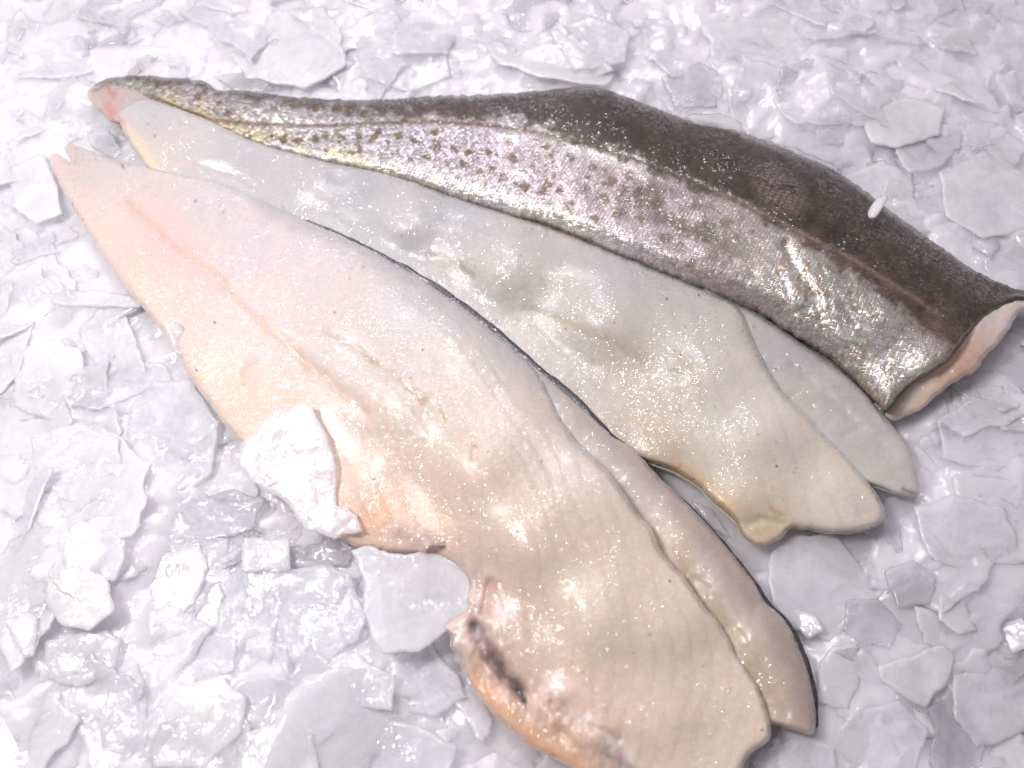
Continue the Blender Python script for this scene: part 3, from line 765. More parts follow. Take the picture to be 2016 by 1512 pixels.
    f = 0.6 * np.exp(-(line_dist(V, [(1690, 740), (1725, 790)])[0] / 16) ** 2)
    c = c * (1 - f[:, None]) + lin((132, 120, 88)) * f[:, None]; silver = silver * (1 - f)
    net = np.exp(-(((x - 1535) / 55) ** 2 + ((V[:, 1] - 375 - (x - 1535) * .3) / 48) ** 2)) * 1.3
    lg = np.clip(net - 0.3, 0, 0.6)
    c = c * (1 - lg[:, None]) + lin((142, 122, 118)) * lg[:, None]
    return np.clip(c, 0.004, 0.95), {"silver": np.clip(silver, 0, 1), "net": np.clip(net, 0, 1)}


def wrinkle3(V, d):
    w = np.exp(-(((V[:, 0] - 1600) / 120) ** 2 + ((V[:, 1] - 620) / 90) ** 2))
    u = V[:, 0] * 0.9 - V[:, 1] * 0.43
    return 0.8 * w * fbm(u * 0.05, V[:, 1] * 0.018, 12, 3) * 2 * sstep(3, 20, d)


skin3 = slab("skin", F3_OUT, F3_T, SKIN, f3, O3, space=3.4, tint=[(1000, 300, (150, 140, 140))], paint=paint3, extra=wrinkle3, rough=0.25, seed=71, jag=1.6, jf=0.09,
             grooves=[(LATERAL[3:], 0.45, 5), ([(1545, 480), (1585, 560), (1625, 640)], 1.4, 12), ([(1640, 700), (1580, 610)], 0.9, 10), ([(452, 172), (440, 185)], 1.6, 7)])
cut3 = slab("flesh", [(2070, 588, 5, 10), (2008, 590, 7.6, 10), (1960, 606, 10.6, 10), (1921, 633, 12.6, 10), (1890, 675, 12.6, 10), (1859, 709, 11.6, 10), (1811, 740, 8.6, 10), (1776, 767, 5.6, 12), (1742, 814, 1.5, 10), (1762, 829, 1, 12), (1792, 816, 2, 14), (1824, 799, 4, 14),
            (1872, 757, 6, 14), (1922, 728, 7, 14), (1944, 700, 7.5, 14), (1987, 650, 7, 14), (2011, 612, 5.5, 14), (2070, 602, 4, 10)],
            [(1965, 612, 11.4), (1926, 642, 13.2), (1894, 684, 13.4), (1862, 718, 12.4), (1812, 750, 9.6), (1960, 660, 11), (1925, 700, 11), (1870, 740, 10.4), (1800, 800, 5), (1750, 818, 2), (2030, 596, 7), (1940, 668, 12), (1905, 700, 12.4), (1984, 628, 10)], FLESH, f3, O3, space=3.4,
            tint=[(2020, 598, (236, 216, 206)), (1975, 625, (236, 218, 208)), (1930, 650, (232, 206, 194)), (1965, 665, (234, 214, 200)), (1895, 692, (222, 136, 92)), (1915, 690, (226, 168, 130)), (1880, 725, (222, 158, 112)), (1925, 705, (228, 200, 170)), (1846, 740, (226, 176, 140)), (1826, 745, (234, 216, 210)),
                  (1850, 765, (224, 190, 152)), (1795, 775, (224, 208, 200)), (1765, 800, (190, 176, 130)), (1800, 805, (220, 200, 170))],
            grooves=[([(1905, 670), (1880, 712), (1850, 738)], 1.0, 9)], rough=0.6, seed=81, jag=2.2)
tail3 = slab("tail_flesh", [(171, 184, 1.2, 8), (180, 172, 2.4, 8), (205, 163, 3.6, 10), (245, 166, 4.5, 10), (290, 184, 5, 12), (320, 204, 4, 12), (300, 230, 1, 12), (258, 248, 1, 12), (222, 240, 1, 10), (200, 222, 1, 10), (182, 203, 1, 8)],
             [(190, 185, 4), (230, 190, 6.4), (280, 205, 7), (230, 220, 5)], FLESH, f3, O3, space=3.4,
             tint=[(176, 186, (220, 214, 206)), (205, 180, (176, 158, 146)), (215, 208, (206, 160, 152)), (212, 195, (206, 170, 160)), (250, 200, (196, 188, 190)), (225, 235, (206, 180, 172))],
             paint=lambda V, d, c: (stain(V, stain(V, stain(V, c, [(210, 172), (216, 184)], (196, 104, 92), 6, 0.5, 2), [(208, 204), (216, 216), (222, 230)], (206, 120, 112), 7, 0.4, 4), [(178, 176), (205, 166), (240, 168)], (90, 76, 60), 5, 0.5, 5), {}), rough=0.5, seed=87, jag=1.2)
tail3["label"] = "bare pinkish grey tail tip with red spots"

# ------------------------------------------------------------------ lights
# the shop's ceiling lamps, upper left of the counter
KEY = np.array([-0.37, 0.01, 0.59])


def area(name, loc, target, size, power, colour, shape='DISK', size_y=None):
    ld = bpy.data.lights.new(name, 'AREA'); ld.shape = shape; ld.size = size
    if size_y: ld.size_y = size_y
    ld.energy = power; ld.color = colour
    o = bpy.data.objects.new(name, ld); col.objects.link(o)
    o.location = loc
    o.rotation_euler = (Vector(target) - Vector(loc)).to_track_quat('-Z', 'Y').to_euler()
    return o


area("ceiling_lamp", tuple(KEY), (-0.02, 0.02, 0), 0.15, 4.1, (1.0, 0.972, 0.965))
area("ceiling_tube_lamp", (-0.05, 0.70, 1.0), (0, 0, 0), 0.05, 7.4, (1.0, 0.93, 0.99), 'RECTANGLE', 0.9)

world = bpy.data.worlds.new("World"); scene.world = world; world.use_nodes = True
bg = world.node_tree.nodes["Background"]
bg.inputs[0].default_value = (0.98, 0.935, 1.0, 1); bg.inputs[1].default_value = 0.28

# ------------------------------------------------------------------ the ice
GX0, GX1, GY0, GY1, GR = -0.50, 0.50, -0.40, 0.56, 0.002
gx = np.arange(GX0, GX1, GR); gy = np.arange(GY0, GY1, GR)
GXX, GYY = np.meshgrid(gx, gy)
GP = np.stack([GXX.ravel(), GYY.ravel()], 1)


def ground_poly(o, z=0.0):
    pts = np.array([(p[0], p[1]) for p in o], float)
    return at(pts[:, 0], pts[:, 1], z)[:, :2]


fishmask = np.zeros(len(GP), bool)
fd = np.full(len(GP), 9.0)
for o in (F1_OUT, SH1_OUT, F2_OUT, F3_OUT, [(1380, 560), (1600, 692), (1750, 830), (1810, 955), (1735, 962), (1480, 740)], [(2050, 584), (1928, 646), (1744, 814), (1762, 823), (1868, 756), (1958, 682)], [(171, 184), (205, 163), (320, 204), (258, 248), (222, 240)]):
    g = ground_poly(o)
    fishmask |= inside(GP, g)
    fd = np.minimum(fd, seg_dist(GP, g, np.roll(g, -1, 0))[0])
fd[fishmask] = 0
fishmask = fishmask.reshape(GXX.shape); fd = fd.reshape(GXX.shape)
H = -0.010 + 0.008 * fbm(GXX * 9, GYY * 9, 5, 3) + 0.003 * fbm(GXX * 40, GYY * 40, 8, 3)
H = H + 0.003 * sstep(0.0, 0.05, fd)
H = np.where(fishmask, np.minimum(H, -0.010), H)
BED = H.copy()


def gidx(P):
    ix = np.clip(((P[:, 0] - GX0) / GR).astype(int), 0, len(gx) - 1)
    iy = np.clip(((P[:, 1] - GY0) / GR).astype(int), 0, len(gy) - 1)
    return iy, ix


def flake_poly(r, kind):
    """a broken plate of drum ice, about unit radius"""
    n = r.integers(4, 8)
    a = (np.arange(n) + 0.95 * (r.random(n) - .5)) / n * 2 * np.pi
    rad = 0.62 + 0.60 * r.random(n)
    if kind == 'sliver': asp = 0.30 + 0.12 * r.random()
    elif kind == 'long': asp = 0.48 + 0.12 * r.random()
    else: asp = 0.72 + 0.25 * r.random()
    p = np.stack([np.cos(a) * rad, np.sin(a) * rad * asp], 1)
    return p


def flake_mesh(name, poly, thick, space, mat, seed, jag=0.05, wave=0.0006, bend=0.0, chip=True, smooth_corner=False):
    """closed plate: jagged rim, uneven faces; poly in metres, top face centred on z = 0"""
    L = []
    n = len(poly)
    rad = np.sqrt(((poly - poly.mean(0)) ** 2).sum(1)).mean()
    if smooth_corner:
        L = resample(poly, space * 0.8, True)[:, :2]
    else:
        for k in range(n):
            a = poly[k]; b = poly[(k + 1) % n]
            m = max(1, int(np.hypot(*(b - a)) / (space * 0.8)))
            for j in range(m):
                L.append(a + (b - a) * j / m)
        L = np.array(L)
    f = 1.0 / (rad * 0.30)
    j1 = fbm(L[:, 0] * f, L[:, 1] * f, seed, 4); j2 = fbm(L[:, 0] * f, L[:, 1] * f, seed + 3, 4)
    L = L + np.stack([j1, j2], 1) * jag * rad * 2.2
    lo, hi = L.min(0), L.max(0)
    X, Y = np.meshgrid(np.arange(lo[0], hi[0], space), np.arange(lo[1], hi[1], space * .87))
    X = X + (np.arange(X.shape[0]) % 2)[:, None] * space * .5
    P = np.stack([X.ravel(), Y.ravel()], 1)
    P = P + (rng.random(P.shape) - .5) * space * .3
    if len(P):
        P = P[inside(P, L)]
    if len(P):
        d, _, _ = seg_dist(P, L, np.roll(L, -1, 0)); P = P[d > space * .45]
    V, F = triangulate(L, P)
    d, _, _ = seg_dist(V, L, np.roll(L, -1, 0))
    rim = d < 1e-7
    nn = len(V)
    z = wave * 2 * fbm(V[:, 0] / 0.009, V[:, 1] / 0.009, seed + 9, 3) + wave * 3 * fbm(V[:, 0] / 0.03, V[:, 1] / 0.03, seed + 10, 2) + bend * (V[:, 0] ** 2)
    edge = np.clip(d / max(thick * 1.2, space), 0, 1)
    zt = z - thick * 0.28 * (1 - edge) ** 2
    zb = z - thick * (0.72 + 0.28 * edge)
    co = np.concatenate([np.column_stack([V, zt]), np.column_stack([V, zb])])
    # rim wall
    e = np.concatenate([F[:, [0, 1]], F[:, [1, 2]], F[:, [2, 0]]])
    key = {(int(a), int(b)) for a, b in e}
    w = [(a, b) for a, b in key if (b, a) not in key]
    W = []
    for a, b in w:
        W.append((a, a + nn, b + nn)); W.append((a, b + nn, b))
    faces = np.concatenate([F, F[:, ::-1] + nn, np.array(W)])
    rimw = np.exp(-d / 0.0007)
    return co, faces, np.concatenate([rimw, rimw])


def plate(name, poly, thick, space, mat, seed, **kw):
    co, faces, rimw = flake_mesh(name, poly, thick, space, mat, seed, **kw)
    return new_mesh(name, co, faces, mat, {"rim": rimw})


# loose crumbs and broken bits that nobody could count: one object
templates = []
r0 = np.random.default_rng(5)
for k in range(26):
    kind = ['plain', 'plain', 'long', 'sliver'][k % 4]
    templates.append(flake_mesh("crumb", flake_poly(r0, kind), 0.16, 0.34, None, 100 + k, jag=0.10, wave=0.012)[:2])


def settle(P2, c, spread, tiltsd, r, quant=75):
    """height and tilt of a plate that comes to rest on what is already there"""
    iy, ix = gidx(P2)
    h = H[iy, ix]
    A = np.column_stack([P2 - c, np.ones(len(P2))])
    s, *_ = np.linalg.lstsq(A, h, rcond=None)
    g = np.clip(s[:2] * 0.75, -0.5, 0.5) + r.normal(0, tiltsd, 2)
    res = h - (P2 - c) @ g
    z = np.percentile(res, quant)
    return z, g, iy, ix


allv, allf = [], []
r1 = np.random.default_rng(77)


def crumbs(count, smin, smax, tiltsd, quant, seam):
    for k in range(count):
        c = np.array([r1.uniform(-0.46, 0.46), r1.uniform(-0.30, 0.50)])
        iy, ix = gidx(c[None])
        if fishmask[iy[0], ix[0]] and r1.random() < 0.85:
            continue
        if seam and hm[iy[0], ix[0]] and r1.random() < 0.9:
            continue
        co, fa = templates[r1.integers(len(templates))]
        s = smin + (smax - smin) * r1.random() ** 1.8
        an = r1.random() * 6.283
        R = np.array([[math.cos(an), -math.sin(an)], [math.sin(an), math.cos(an)]])
        xy = co[:, :2] @ R.T * s + c
        z, g, iy, ix = settle(xy[:len(xy) // 2], c, s, tiltsd, r1, quant)
        th = co[:, 2] * s * (0.5 + 0.6 * r1.random())
        zz = z + (xy - c) @ g + th - th.min() * (0.6 if not seam else 0.35)
        m = fd[iy, ix] < 0.001
        if m.any():
            zz -= max(0, zz[:len(m)][m].max() + 0.0004)
        allv.append(np.column_stack([xy, zz])); allf.append(fa)
        H[iy, ix] = np.maximum(H[iy, ix], zz[:len(iy)])


def finish_crumbs():
    base = 0; ff = []
    for v, f in zip(allv, allf):
        ff.append(f + base); base += len(v)
    return np.concatenate(allv), np.concatenate(ff)


crumbs(2600, 0.005, 0.020, 0.14, 55, False)

# ------------------------------------------------------------------ the flakes one can point at
GROUP = "ice flakes in the bed"
HERO = [
 # outline in the photo, height offset mm, tilt (gx, gy) or 'glare', material, short name, label, thickness mm
 ("onfillet", [(462, 905), (474, 872), (508, 838), (543, 802), (562, 806), (590, 790), (612, 800), (640, 850), (652, 885), (660, 935), (666, 990), (700, 1012), (713, 1048), (655, 1061), (602, 1042), (560, 988), (502, 950)], 12.5, 'glare', ICE_THIN, "glittering flake on the front fillet", "glittering white ice flake lying across the belly edge of the front fillet", 1.6),
 ("lowlap", [(690, 1082), (722, 1076), (800, 1092), (868, 1073), (884, 1090), (912, 1118), (926, 1150), (936, 1202), (912, 1226), (868, 1252), (822, 1280), (752, 1286), (735, 1258), (716, 1200), (720, 1140)], 6.5, (-0.02, 0.02), ICE_THIN, "pink-white flake under the belly lobe", "broad pinkish white ice flake leaning on the torn belly edge of the front fillet", 1.8),
 ("plateC", [(255, 800), (298, 748), (378, 744), (406, 790), (432, 830), (424, 872), (420, 932), (380, 960), (282, 990), (250, 972), (240, 900)], 3.0, (0.05, 0.03), ICE, "smooth frosted plate", "large smooth frosted ice plate with a clear bright rim beside the front fillet", 2.2),
 ("plateD", [(150, 612), (236, 606), (262, 650), (276, 690), (292, 748), (232, 756), (190, 720), (160, 670)], 3.0, (-0.06, 0.03), ICE_WHITE, "cloudy angular flake", "cloudy angular ice flake just above the large smooth frosted plate", 2.0),
 ("bar", [(92, 578), (180, 570), (280, 584), (276, 604), (180, 602), (100, 598)], 4.0, (0.02, 0.03), ICE_WHITE, "flat ice bar", "long flat bar of white ice pointing at the front fillet", 2.2),
 ("glareE", [(244, 1094), (300, 1086), (342, 1084), (392, 1072), (412, 1120), (380, 1190), (330, 1240), (290, 1262), (248, 1208), (240, 1150)], 4.0, 'glare', ICE_WHITE, "square glaring flake", "square ice flake shining pure white with reflected lamp light", 2.0),
 ("glareF", [(432, 1142), (442, 1170), (436, 1225), (398, 1272), (386, 1282), (352, 1262), (366, 1232), (398, 1190), (412, 1152)], 5.0, 'glare', ICE_CLEAR, "narrow shining flake", "narrow wet ice flake shining white beside the square glaring flake", 1.4),
 ("plateF", [(478, 1072), (486, 1058), (568, 1060), (576, 1116), (654, 1116), (692, 1132), (716, 1216), (700, 1262), (662, 1290), (600, 1348), (540, 1372), (470, 1350), (440, 1292), (446, 1200)], 3.5, (0.03, 0.05), ICE, "wide pale slab", "widest pale ice slab with fine glitter below the flake on the front fillet", 2.6),
 ("cubeF", [(478, 1060), (570, 1058), (572, 1124), (476, 1126)], 6.0, (0.02, 0.06), ICE_WHITE, "small square flake", "small nearly square white ice flake on the corner of the widest slab", 1.6),
 ("clearF", [(570, 1076), (640, 1070), (690, 1092), (686, 1116), (572, 1118)], 5.0, (0.0, 0.05), ICE_CLEAR, "clear strip", "clear strip of ice with bubbles beside the small square flake", 1.2),
 ("g1", [(640, 1306), (700, 1286), (716, 1300), (776, 1330), (772, 1400), (700, 1388), (652, 1352)], 2.0, (0.04, -0.03), ICE_WHITE, "cloudy white chunk", "cloudy white ice chunk below the belly lobe", 3.0),
 ("g2", [(776, 1290), (850, 1262), (872, 1300), (902, 1330), (918, 1372), (860, 1412), (790, 1404), (776, 1350)], 2.0, (0.02, -0.05), ICE, "grey-white plate by the torn belly", "grey white ice plate against the torn belly of the front fillet", 2.2),
 ("h1", [(88, 1130), (150, 1108), (210, 1140), (226, 1200), (180, 1240), (120, 1232), (90, 1190)], 3.0, (0.05, 0.04), ICE_WHITE, "round frosted flake", "rounded frosted ice flake next to the square glaring flake", 2.2),
 ("h2", [(12, 1230), (52, 1204), (76, 1216), (70, 1290), (48, 1296)], 4.0, 'glare', ICE_WHITE, "small shining flake by the frame edge", "small wedge of ice shining white at the far left edge", 1.6),
 ("h3", [(86, 1262), (200, 1236), (240, 1262), (220, 1330), (150, 1352), (92, 1340)], 3.0, (-0.06, 0.05), ICE, "dull plate", "dull even ice plate below the rounded frosted flake", 2.4),
 ("h4", [(0, 1400), (30, 1416), (72, 1446), (74, 1500), (40, 1540), (-30, 1540), (-40, 1440)], 4.0, 'glare', ICE_WHITE, "shining corner flake", "shining white ice flake filling the lower left corner", 2.0),
 ("h5", [(222, 1330), (272, 1306), (286, 1360), (290, 1440), (262, 1498), (200, 1480), (196, 1400)], 4.0, (-0.1, 0.02), ICE, "upright speckled flake", "tall speckled ice flake above the lower left corner", 2.2),
 ("h6", [(290, 1440), (350, 1352), (430, 1330), (480, 1372), (470, 1450), (400, 1520), (300, 1512)], 3.0, (0.04, 0.04), ICE_WHITE, "big leaf shaped plate", "big leaf shaped ice plate below the widest slab", 2.6),
 ("h7", [(480, 1440), (560, 1420), (620, 1450), (632, 1530), (560, 1560), (462, 1540)], 3.0, (0.03, -0.04), ICE_WHITE, "smooth white plate at the bottom", "smooth white ice plate at the bottom edge below the widest slab", 2.4),
 ("h8", [(650, 1422), (740, 1400), (830, 1432), (900, 1470), (880, 1550), (740, 1560), (660, 1520)], 2.0, (0.05, 0.02), ICE, "grey slab under the belly", "grey translucent ice slab under the belly end of the front fillet", 2.4),
 ("i0", [(1512, 1112), (1530, 1074), (1562, 1052), (1640, 1050), (1666, 1072), (1712, 1132), (1722, 1182), (1700, 1246), (1640, 1262), (1562, 1238), (1520, 1190)], 2.0, (-0.03, 0.04), ICE, "large rounded grey flake", "large rounded grey ice flake just below the middle fillet's end", 2.6),
 ("i1", [(1556, 1192), (1606, 1214), (1622, 1240), (1590, 1258), (1566, 1236)], 4.5, 'glare', ICE_WHITE, "small bright shard", "small wet shard shining beside the lower end of the front fillet", 1.2),
 ("i2", [(1664, 1182), (1730, 1176), (1776, 1230), (1752, 1278), (1690, 1264), (1660, 1240)], 3.5, (0.05, 0.02), ICE_CLEAR, "clear flake", "clear ice flake overlapping the large rounded grey flake", 1.6),
 ("j0", [(1732, 1310), (1800, 1290), (1862, 1264), (1888, 1276), (1870, 1330), (1824, 1392), (1798, 1384), (1736, 1342)], 5.0, (-0.04, 0.05), ICE_WHITE, "pale arrow shaped flake", "pale arrow shaped ice flake alone on the grey ice", 2.0),
 ("j1", [(1850, 1170), (1900, 1180), (1926, 1240), (1890, 1252), (1850, 1220)], 5.0, (-0.1, 0.08), ICE_WHITE, "bright chip", "bright small ice chip above the pale arrow shaped flake", 1.6),
 ("j2", [(1940, 1232), (2010, 1216), (2050, 1260), (1990, 1290), (1944, 1262)], 4.5, 'glare', ICE_WHITE, "shining flake at the frame edge", "shining ice flake cut by the right edge of the photo", 1.6),
 ("j3", [(1640, 1270), (1690, 1264), (1694, 1340), (1672, 1400), (1606, 1380), (1618, 1300)], 2.0, (0.02, 0.0), ICE, "dull flake by the fillet end", "dull grey ice flake beside the dark skin edge of the front fillet", 2.2),
 ("j4", [(1680, 1400), (1770, 1380), (1830, 1440), (1800, 1530), (1700, 1540), (1640, 1460)], 2.5, (0.05, 0.03), ICE, "lower slab", "broad grey ice slab below the pale arrow shaped flake", 2.6),
 ("j5", [(1480, 1500), (1500, 1478), (1580, 1452), (1640, 1470), (1650, 1540), (1520, 1570)], 1.5, (0.02, 0.02), ICE, "smooth flake under the fillet end", "smooth grey ice flake tucked under the cut end of the front fillet", 2.2),
 ("j6", [(1880, 1330), (1960, 1310), (2040, 1350), (2030, 1440), (1930, 1470), (1880, 1410)], 3.0, (-0.05, 0.03), ICE, "speckled slab", "speckled grey ice slab beside the pale arrow shaped flake", 2.4),
 ("k0", [(1800, 1000), (1880, 970), (1980, 1000), (2010, 1080), (1920, 1130), (1830, 1100)], 3.0, (0.04, 0.03), ICE, "wide flake by the shelf end", "wide flat ice flake off the pointed end of the middle fillet", 2.4),
 ("k1", [(1846, 830), (1920, 780), (2000, 800), (2050, 880), (1960, 930), (1860, 900)], 3.0, (-0.04, 0.05), ICE, "pinkish slab by the cut", "pinkish ice slab below the cut end of the skin-on fillet", 2.4),
 ("k2", [(1740, 1120), (1800, 1100), (1846, 1140), (1830, 1190), (1766, 1196)], 3.0, (0.06, -0.05), ICE_CLEAR, "glassy flake", "glassy ice flake above the bright small chip", 1.8),
 ("l0", [(1700, 240), (1740, 205), (1800, 190), (1860, 212), (1850, 262), (1770, 290), (1715, 280)], 4.0, (0.02, 0.05), ICE_WHITE, "pale rounded flake", "pale rounded ice flake above the brown back of the skin-on fillet", 2.2),
 ("l1", [(1770, 250), (1860, 205), (1900, 240), (1890, 290), (1850, 330), (1790, 340), (1762, 300)], 5.5, (-0.05, 0.02), ICE, "overlapping smooth flake", "smooth ice flake overlapping the pale rounded flake", 2.0),
 ("l2", [(1500, 290), (1560, 262), (1660, 250), (1720, 300), (1700, 340), (1660, 352), (1600, 318)], 1.5, (-0.03, 0.08), ICE, "flake along the back", "wet ice flake lying along the highest part of the brown back", 2.0),
 ("l3", [(1660, 350), (1740, 312), (1796, 340), (1800, 390), (1720, 396)], 3.0, (0.03, 0.05), ICE_WHITE, "white flake by the back", "white ice flake above the small sliver on the brown back", 2.0),
 ("l4", [(1850, 330), (1960, 300), (2040, 350), (2030, 450), (1940, 470), (1860, 420)], 2.5, (0.04, 0.04), ICE_WHITE, "pink-white plate", "broad pinkish white ice plate at the right edge of the photo", 2.4),
 ("l5", [(1380, 40), (1480, 12), (1560, 40), (1600, 110), (1520, 150), (1410, 130)], 3.0, (0.03, 0.04), ICE_WHITE, "large flake high above the back", "large white ice flake at the top edge above the skin-on fillet's thick end", 2.4),
 ("l6", [(1300, 150), (1380, 120), (1430, 160), (1410, 210), (1330, 210)], 2.5, (0.02, 0.07), ICE_CLEAR, "sparkling clear flake", "sparkling clear ice flake beside the hump of the brown back", 1.8),
 ("m0", [(420, 60), (520, 22), (640, 10), (672, 60), (676, 130), (600, 170), (480, 150)], 3.5, (0.03, 0.04), ICE_WHITE, "large flat plate above the tail", "largest flat white ice plate above the tail half of the skin-on fillet", 2.6),
 ("m1", [(300, 40), (330, 18), (350, 40), (330, 52)], 5.0, (0.05, 0.1), ICE, "small grey star shaped chip", "small grey ice chip above the tail tip", 1.4),
 ("m2", [(700, 80), (790, 50), (880, 80), (890, 150), (800, 180), (716, 150)], 2.5, (-0.03, 0.03), ICE, "even flake above the spots", "even pale ice flake above the spotted part of the skin-on fillet", 2.2),
 ("m3", [(420, 150), (480, 140), (530, 165), (520, 182), (460, 176)], 2.0, (0.0, 0.08), ICE_CLEAR, "glassy flake at the nick", "glassy ice flake behind the nick in the tail of the skin-on fillet", 1.4),
 ("m4", [(20, 330), (80, 300), (110, 360), (120, 420), (70, 440), (20, 400)], 2.5, (0.05, 0.03), ICE_WHITE, "flake by the front tail", "white ice flake beside the pink tail tip of the front fillet", 2.2),
 ("m5", [(1080, 60), (1160, 30), (1240, 60), (1230, 120), (1130, 140)], 2.5, (0.02, 0.05), ICE, "flake above the hump", "grey white ice flake above the hump of the brown back", 2.2),
 ("m6", [(20, 700), (90, 660), (160, 690), (180, 770), (110, 830), (30, 800)], 3.0, (-0.03, 0.04), ICE_WHITE, "white plate at the frame edge", "white ice plate near the left edge beside the cloudy angular flake", 2.4),
 ("m7", [(60, 860), (150, 830), (230, 860), (240, 950), (160, 1000), (70, 960)], 3.0, (0.04, 0.02), ICE_WHITE, "broad glittering plate", "broad glittering ice plate beside the large smooth frosted plate", 2.4),
 ("m8", [(250, 1000), (350, 990), (460, 960), (520, 980), (500, 1040), (400, 1070), (290, 1076)], 3.0, (0.02, -0.03), ICE_CLEAR, "speckled wet plate", "speckled wet ice plate between the large smooth plate and the square glaring flake", 1.8),
 ("n0", [(1360, 985), (1400, 1000), (1440, 1060), (1400, 1040)], -1.0, (0.0, 0.0), ICE_CLEAR, "shaded flake in the gap", "shaded clear ice flake in the gap between front and middle fillets", 1.4),
 ("n1", [(170, 262), (215, 255), (240, 300), (222, 312), (180, 290)], -1.0, (0.05, 0.05), ICE_CLEAR, "flake in the tail gap", "clear ice flake in the gap between the two tails", 1.4),
]
SPECIAL = [
 ("sliver", [(1710, 424), (1712, 408), (1722, 394), (1734, 384), (1748, 382), (1744, 396), (1732, 414), (1722, 426)], 25.0, (0.30, -0.1), ICE_WHITE, "small ice sliver on the back", "small oval ice sliver stuck on the brown back of the skin-on fillet", 2.2),
 ("clearback", [(1342, 234), (1362, 224), (1420, 222), (1462, 240), (1458, 262), (1440, 254), (1390, 252)], 10.0, (0.0, 0.25), ICE_CLEAR, "wet clear flake on the back edge", "thin wet clear ice flake lapping over the edge of the brown back", 1.2),
 ("thin1", [(322, 640), (345, 634), (368, 650), (382, 700), (368, 716), (344, 690)], 6.5, (-0.2, 0.1), ICE_WHITE, "thin white flake on the belly edge", "thin white ice flake stuck on the belly edge, higher than the glittering flake", 1.0),
 ("backlong", [(1500, 276), (1560, 290), (1640, 322), (1660, 340), (1600, 318), (1530, 298)], 4.0, (0.0, 0.1), ICE_CLEAR, "long clear strip along the back", "long thin clear ice strip along the edge of the brown back", 1.2),
]


def half_vector(c):
    l = KEY - c; l /= np.linalg.norm(l)
    v = CAM - c; v /= np.linalg.norm(v)
    n = l + v
    return n / np.linalg.norm(n)


heroes = []          # (ground centre, short name, radius)
hero_poly = []
r2 = np.random.default_rng(31)
hero_mask = np.zeros(GXX.shape, bool)


def place_hero(h, fixed):
    key, out, dz, tilt, mat, short, label, th = h
    out = np.array(out, float)
    c2 = out.mean(0)
    g0 = at(out[:, 0], out[:, 1], 0.002)
    c0 = g0.mean(0)
    if fixed:
        z = dz * 1e-3
    else:
        inside_pts = inside(GP, g0[:, :2]).reshape(GXX.shape)
        hs = H[inside_pts & (fd > 0.002)] if (inside_pts & (fd > 0.002)).any() else H[inside_pts]
        z = np.percentile(hs, 60) + th * 1e-3 * 0.6 if len(hs) else 0.0
        z = max(z, -0.004) if dz > 0 else -0.003
        if key in ("onfillet", "lowlap"): z = dz * 1e-3
    cen = at(c2[0], c2[1], z)
    if tilt == 'glare':
        n = half_vector(cen)
    else:
        n = np.array([-tilt[0], -tilt[1], 1.0]); n /= np.linalg.norm(n)
    # lift steep plates so that their low side does not drown
    d = ray(out[:, 0], out[:, 1])
    t = ((cen - CAM) @ n) / (d @ n)
    P3 = CAM + d * t[:, None]
    ex = np.cross([0, 1, 0], n); ex /= np.linalg.norm(ex)
    ey = np.cross(n, ex)
    loc = P3.mean(0)
    poly = np.stack([(P3 - loc) @ ex, (P3 - loc) @ ey], 1)
    if ((poly[:, 0] * np.roll(poly[:, 1], -1) - np.roll(poly[:, 0], -1) * poly[:, 1]).sum()) < 0:
        poly = poly[::-1]
    me = plate("ice_flake", poly, th * 0.75e-3, 0.0014, mat, int(r2.integers(1e6)), jag=0.035, wave=0.0003, smooth_corner=(key in ("sliver",)))
    o = bpy.data.objects.new("ice_flake", me)
    M = Matrix(((ex[0], ey[0], n[0], loc[0]), (ex[1], ey[1], n[1], loc[1]), (ex[2], ey[2], n[2], loc[2]), (0, 0, 0, 1)))
    o.matrix_world = M
    col.objects.link(o)
    tag(o, label, "ice flake", GROUP)
    gm = inside(GP, P3[:, :2]).reshape(GXX.shape)
    zz = loc[2] - ((GXX - loc[0]) * n[0] + (GYY - loc[1]) * n[1]) / n[2]
    if not fixed:
        H[gm] = np.maximum(H[gm], zz[gm])
        hero_mask[gm] = True
    heroes.append((loc[:2].copy(), short, float(np.sqrt((poly ** 2).sum(1)).mean())))
    return o


# flakes of middling size come first, the ones seen whole lie on top of them
pre = H.copy()
mids = []
hero_polys = [at(np.array(h[1], float)[:, 0], np.array(h[1], float)[:, 1], 0.002)[:, :2] for h in HERO]
hm = np.zeros(len(GP), bool)
for g in hero_polys:
    hm |= inside(GP, g)
hm = hm.reshape(GXX.shape)
mid_templates = {}
MATS = [ICE, ICE_WHITE, ICE, ICE_CLEAR, ICE_WHITE]
for kind in ('plain', 'long', 'sliver'):
    mid_templates[kind] = []
    for k in range(12 if kind == 'plain' else 6):
        p = flake_poly(r2, kind) * 0.026
        me = plate("ice_flake", p, 0.0011, 0.0016, MATS[k % len(MATS)], 300 + k * 7 + len(kind), jag=0.06, wave=0.0004, smooth_corner=(k % 6 == 5))
        mid_templates[kind].append((me, p, 'rounded' if k % 6 == 5 else 'jagged'))

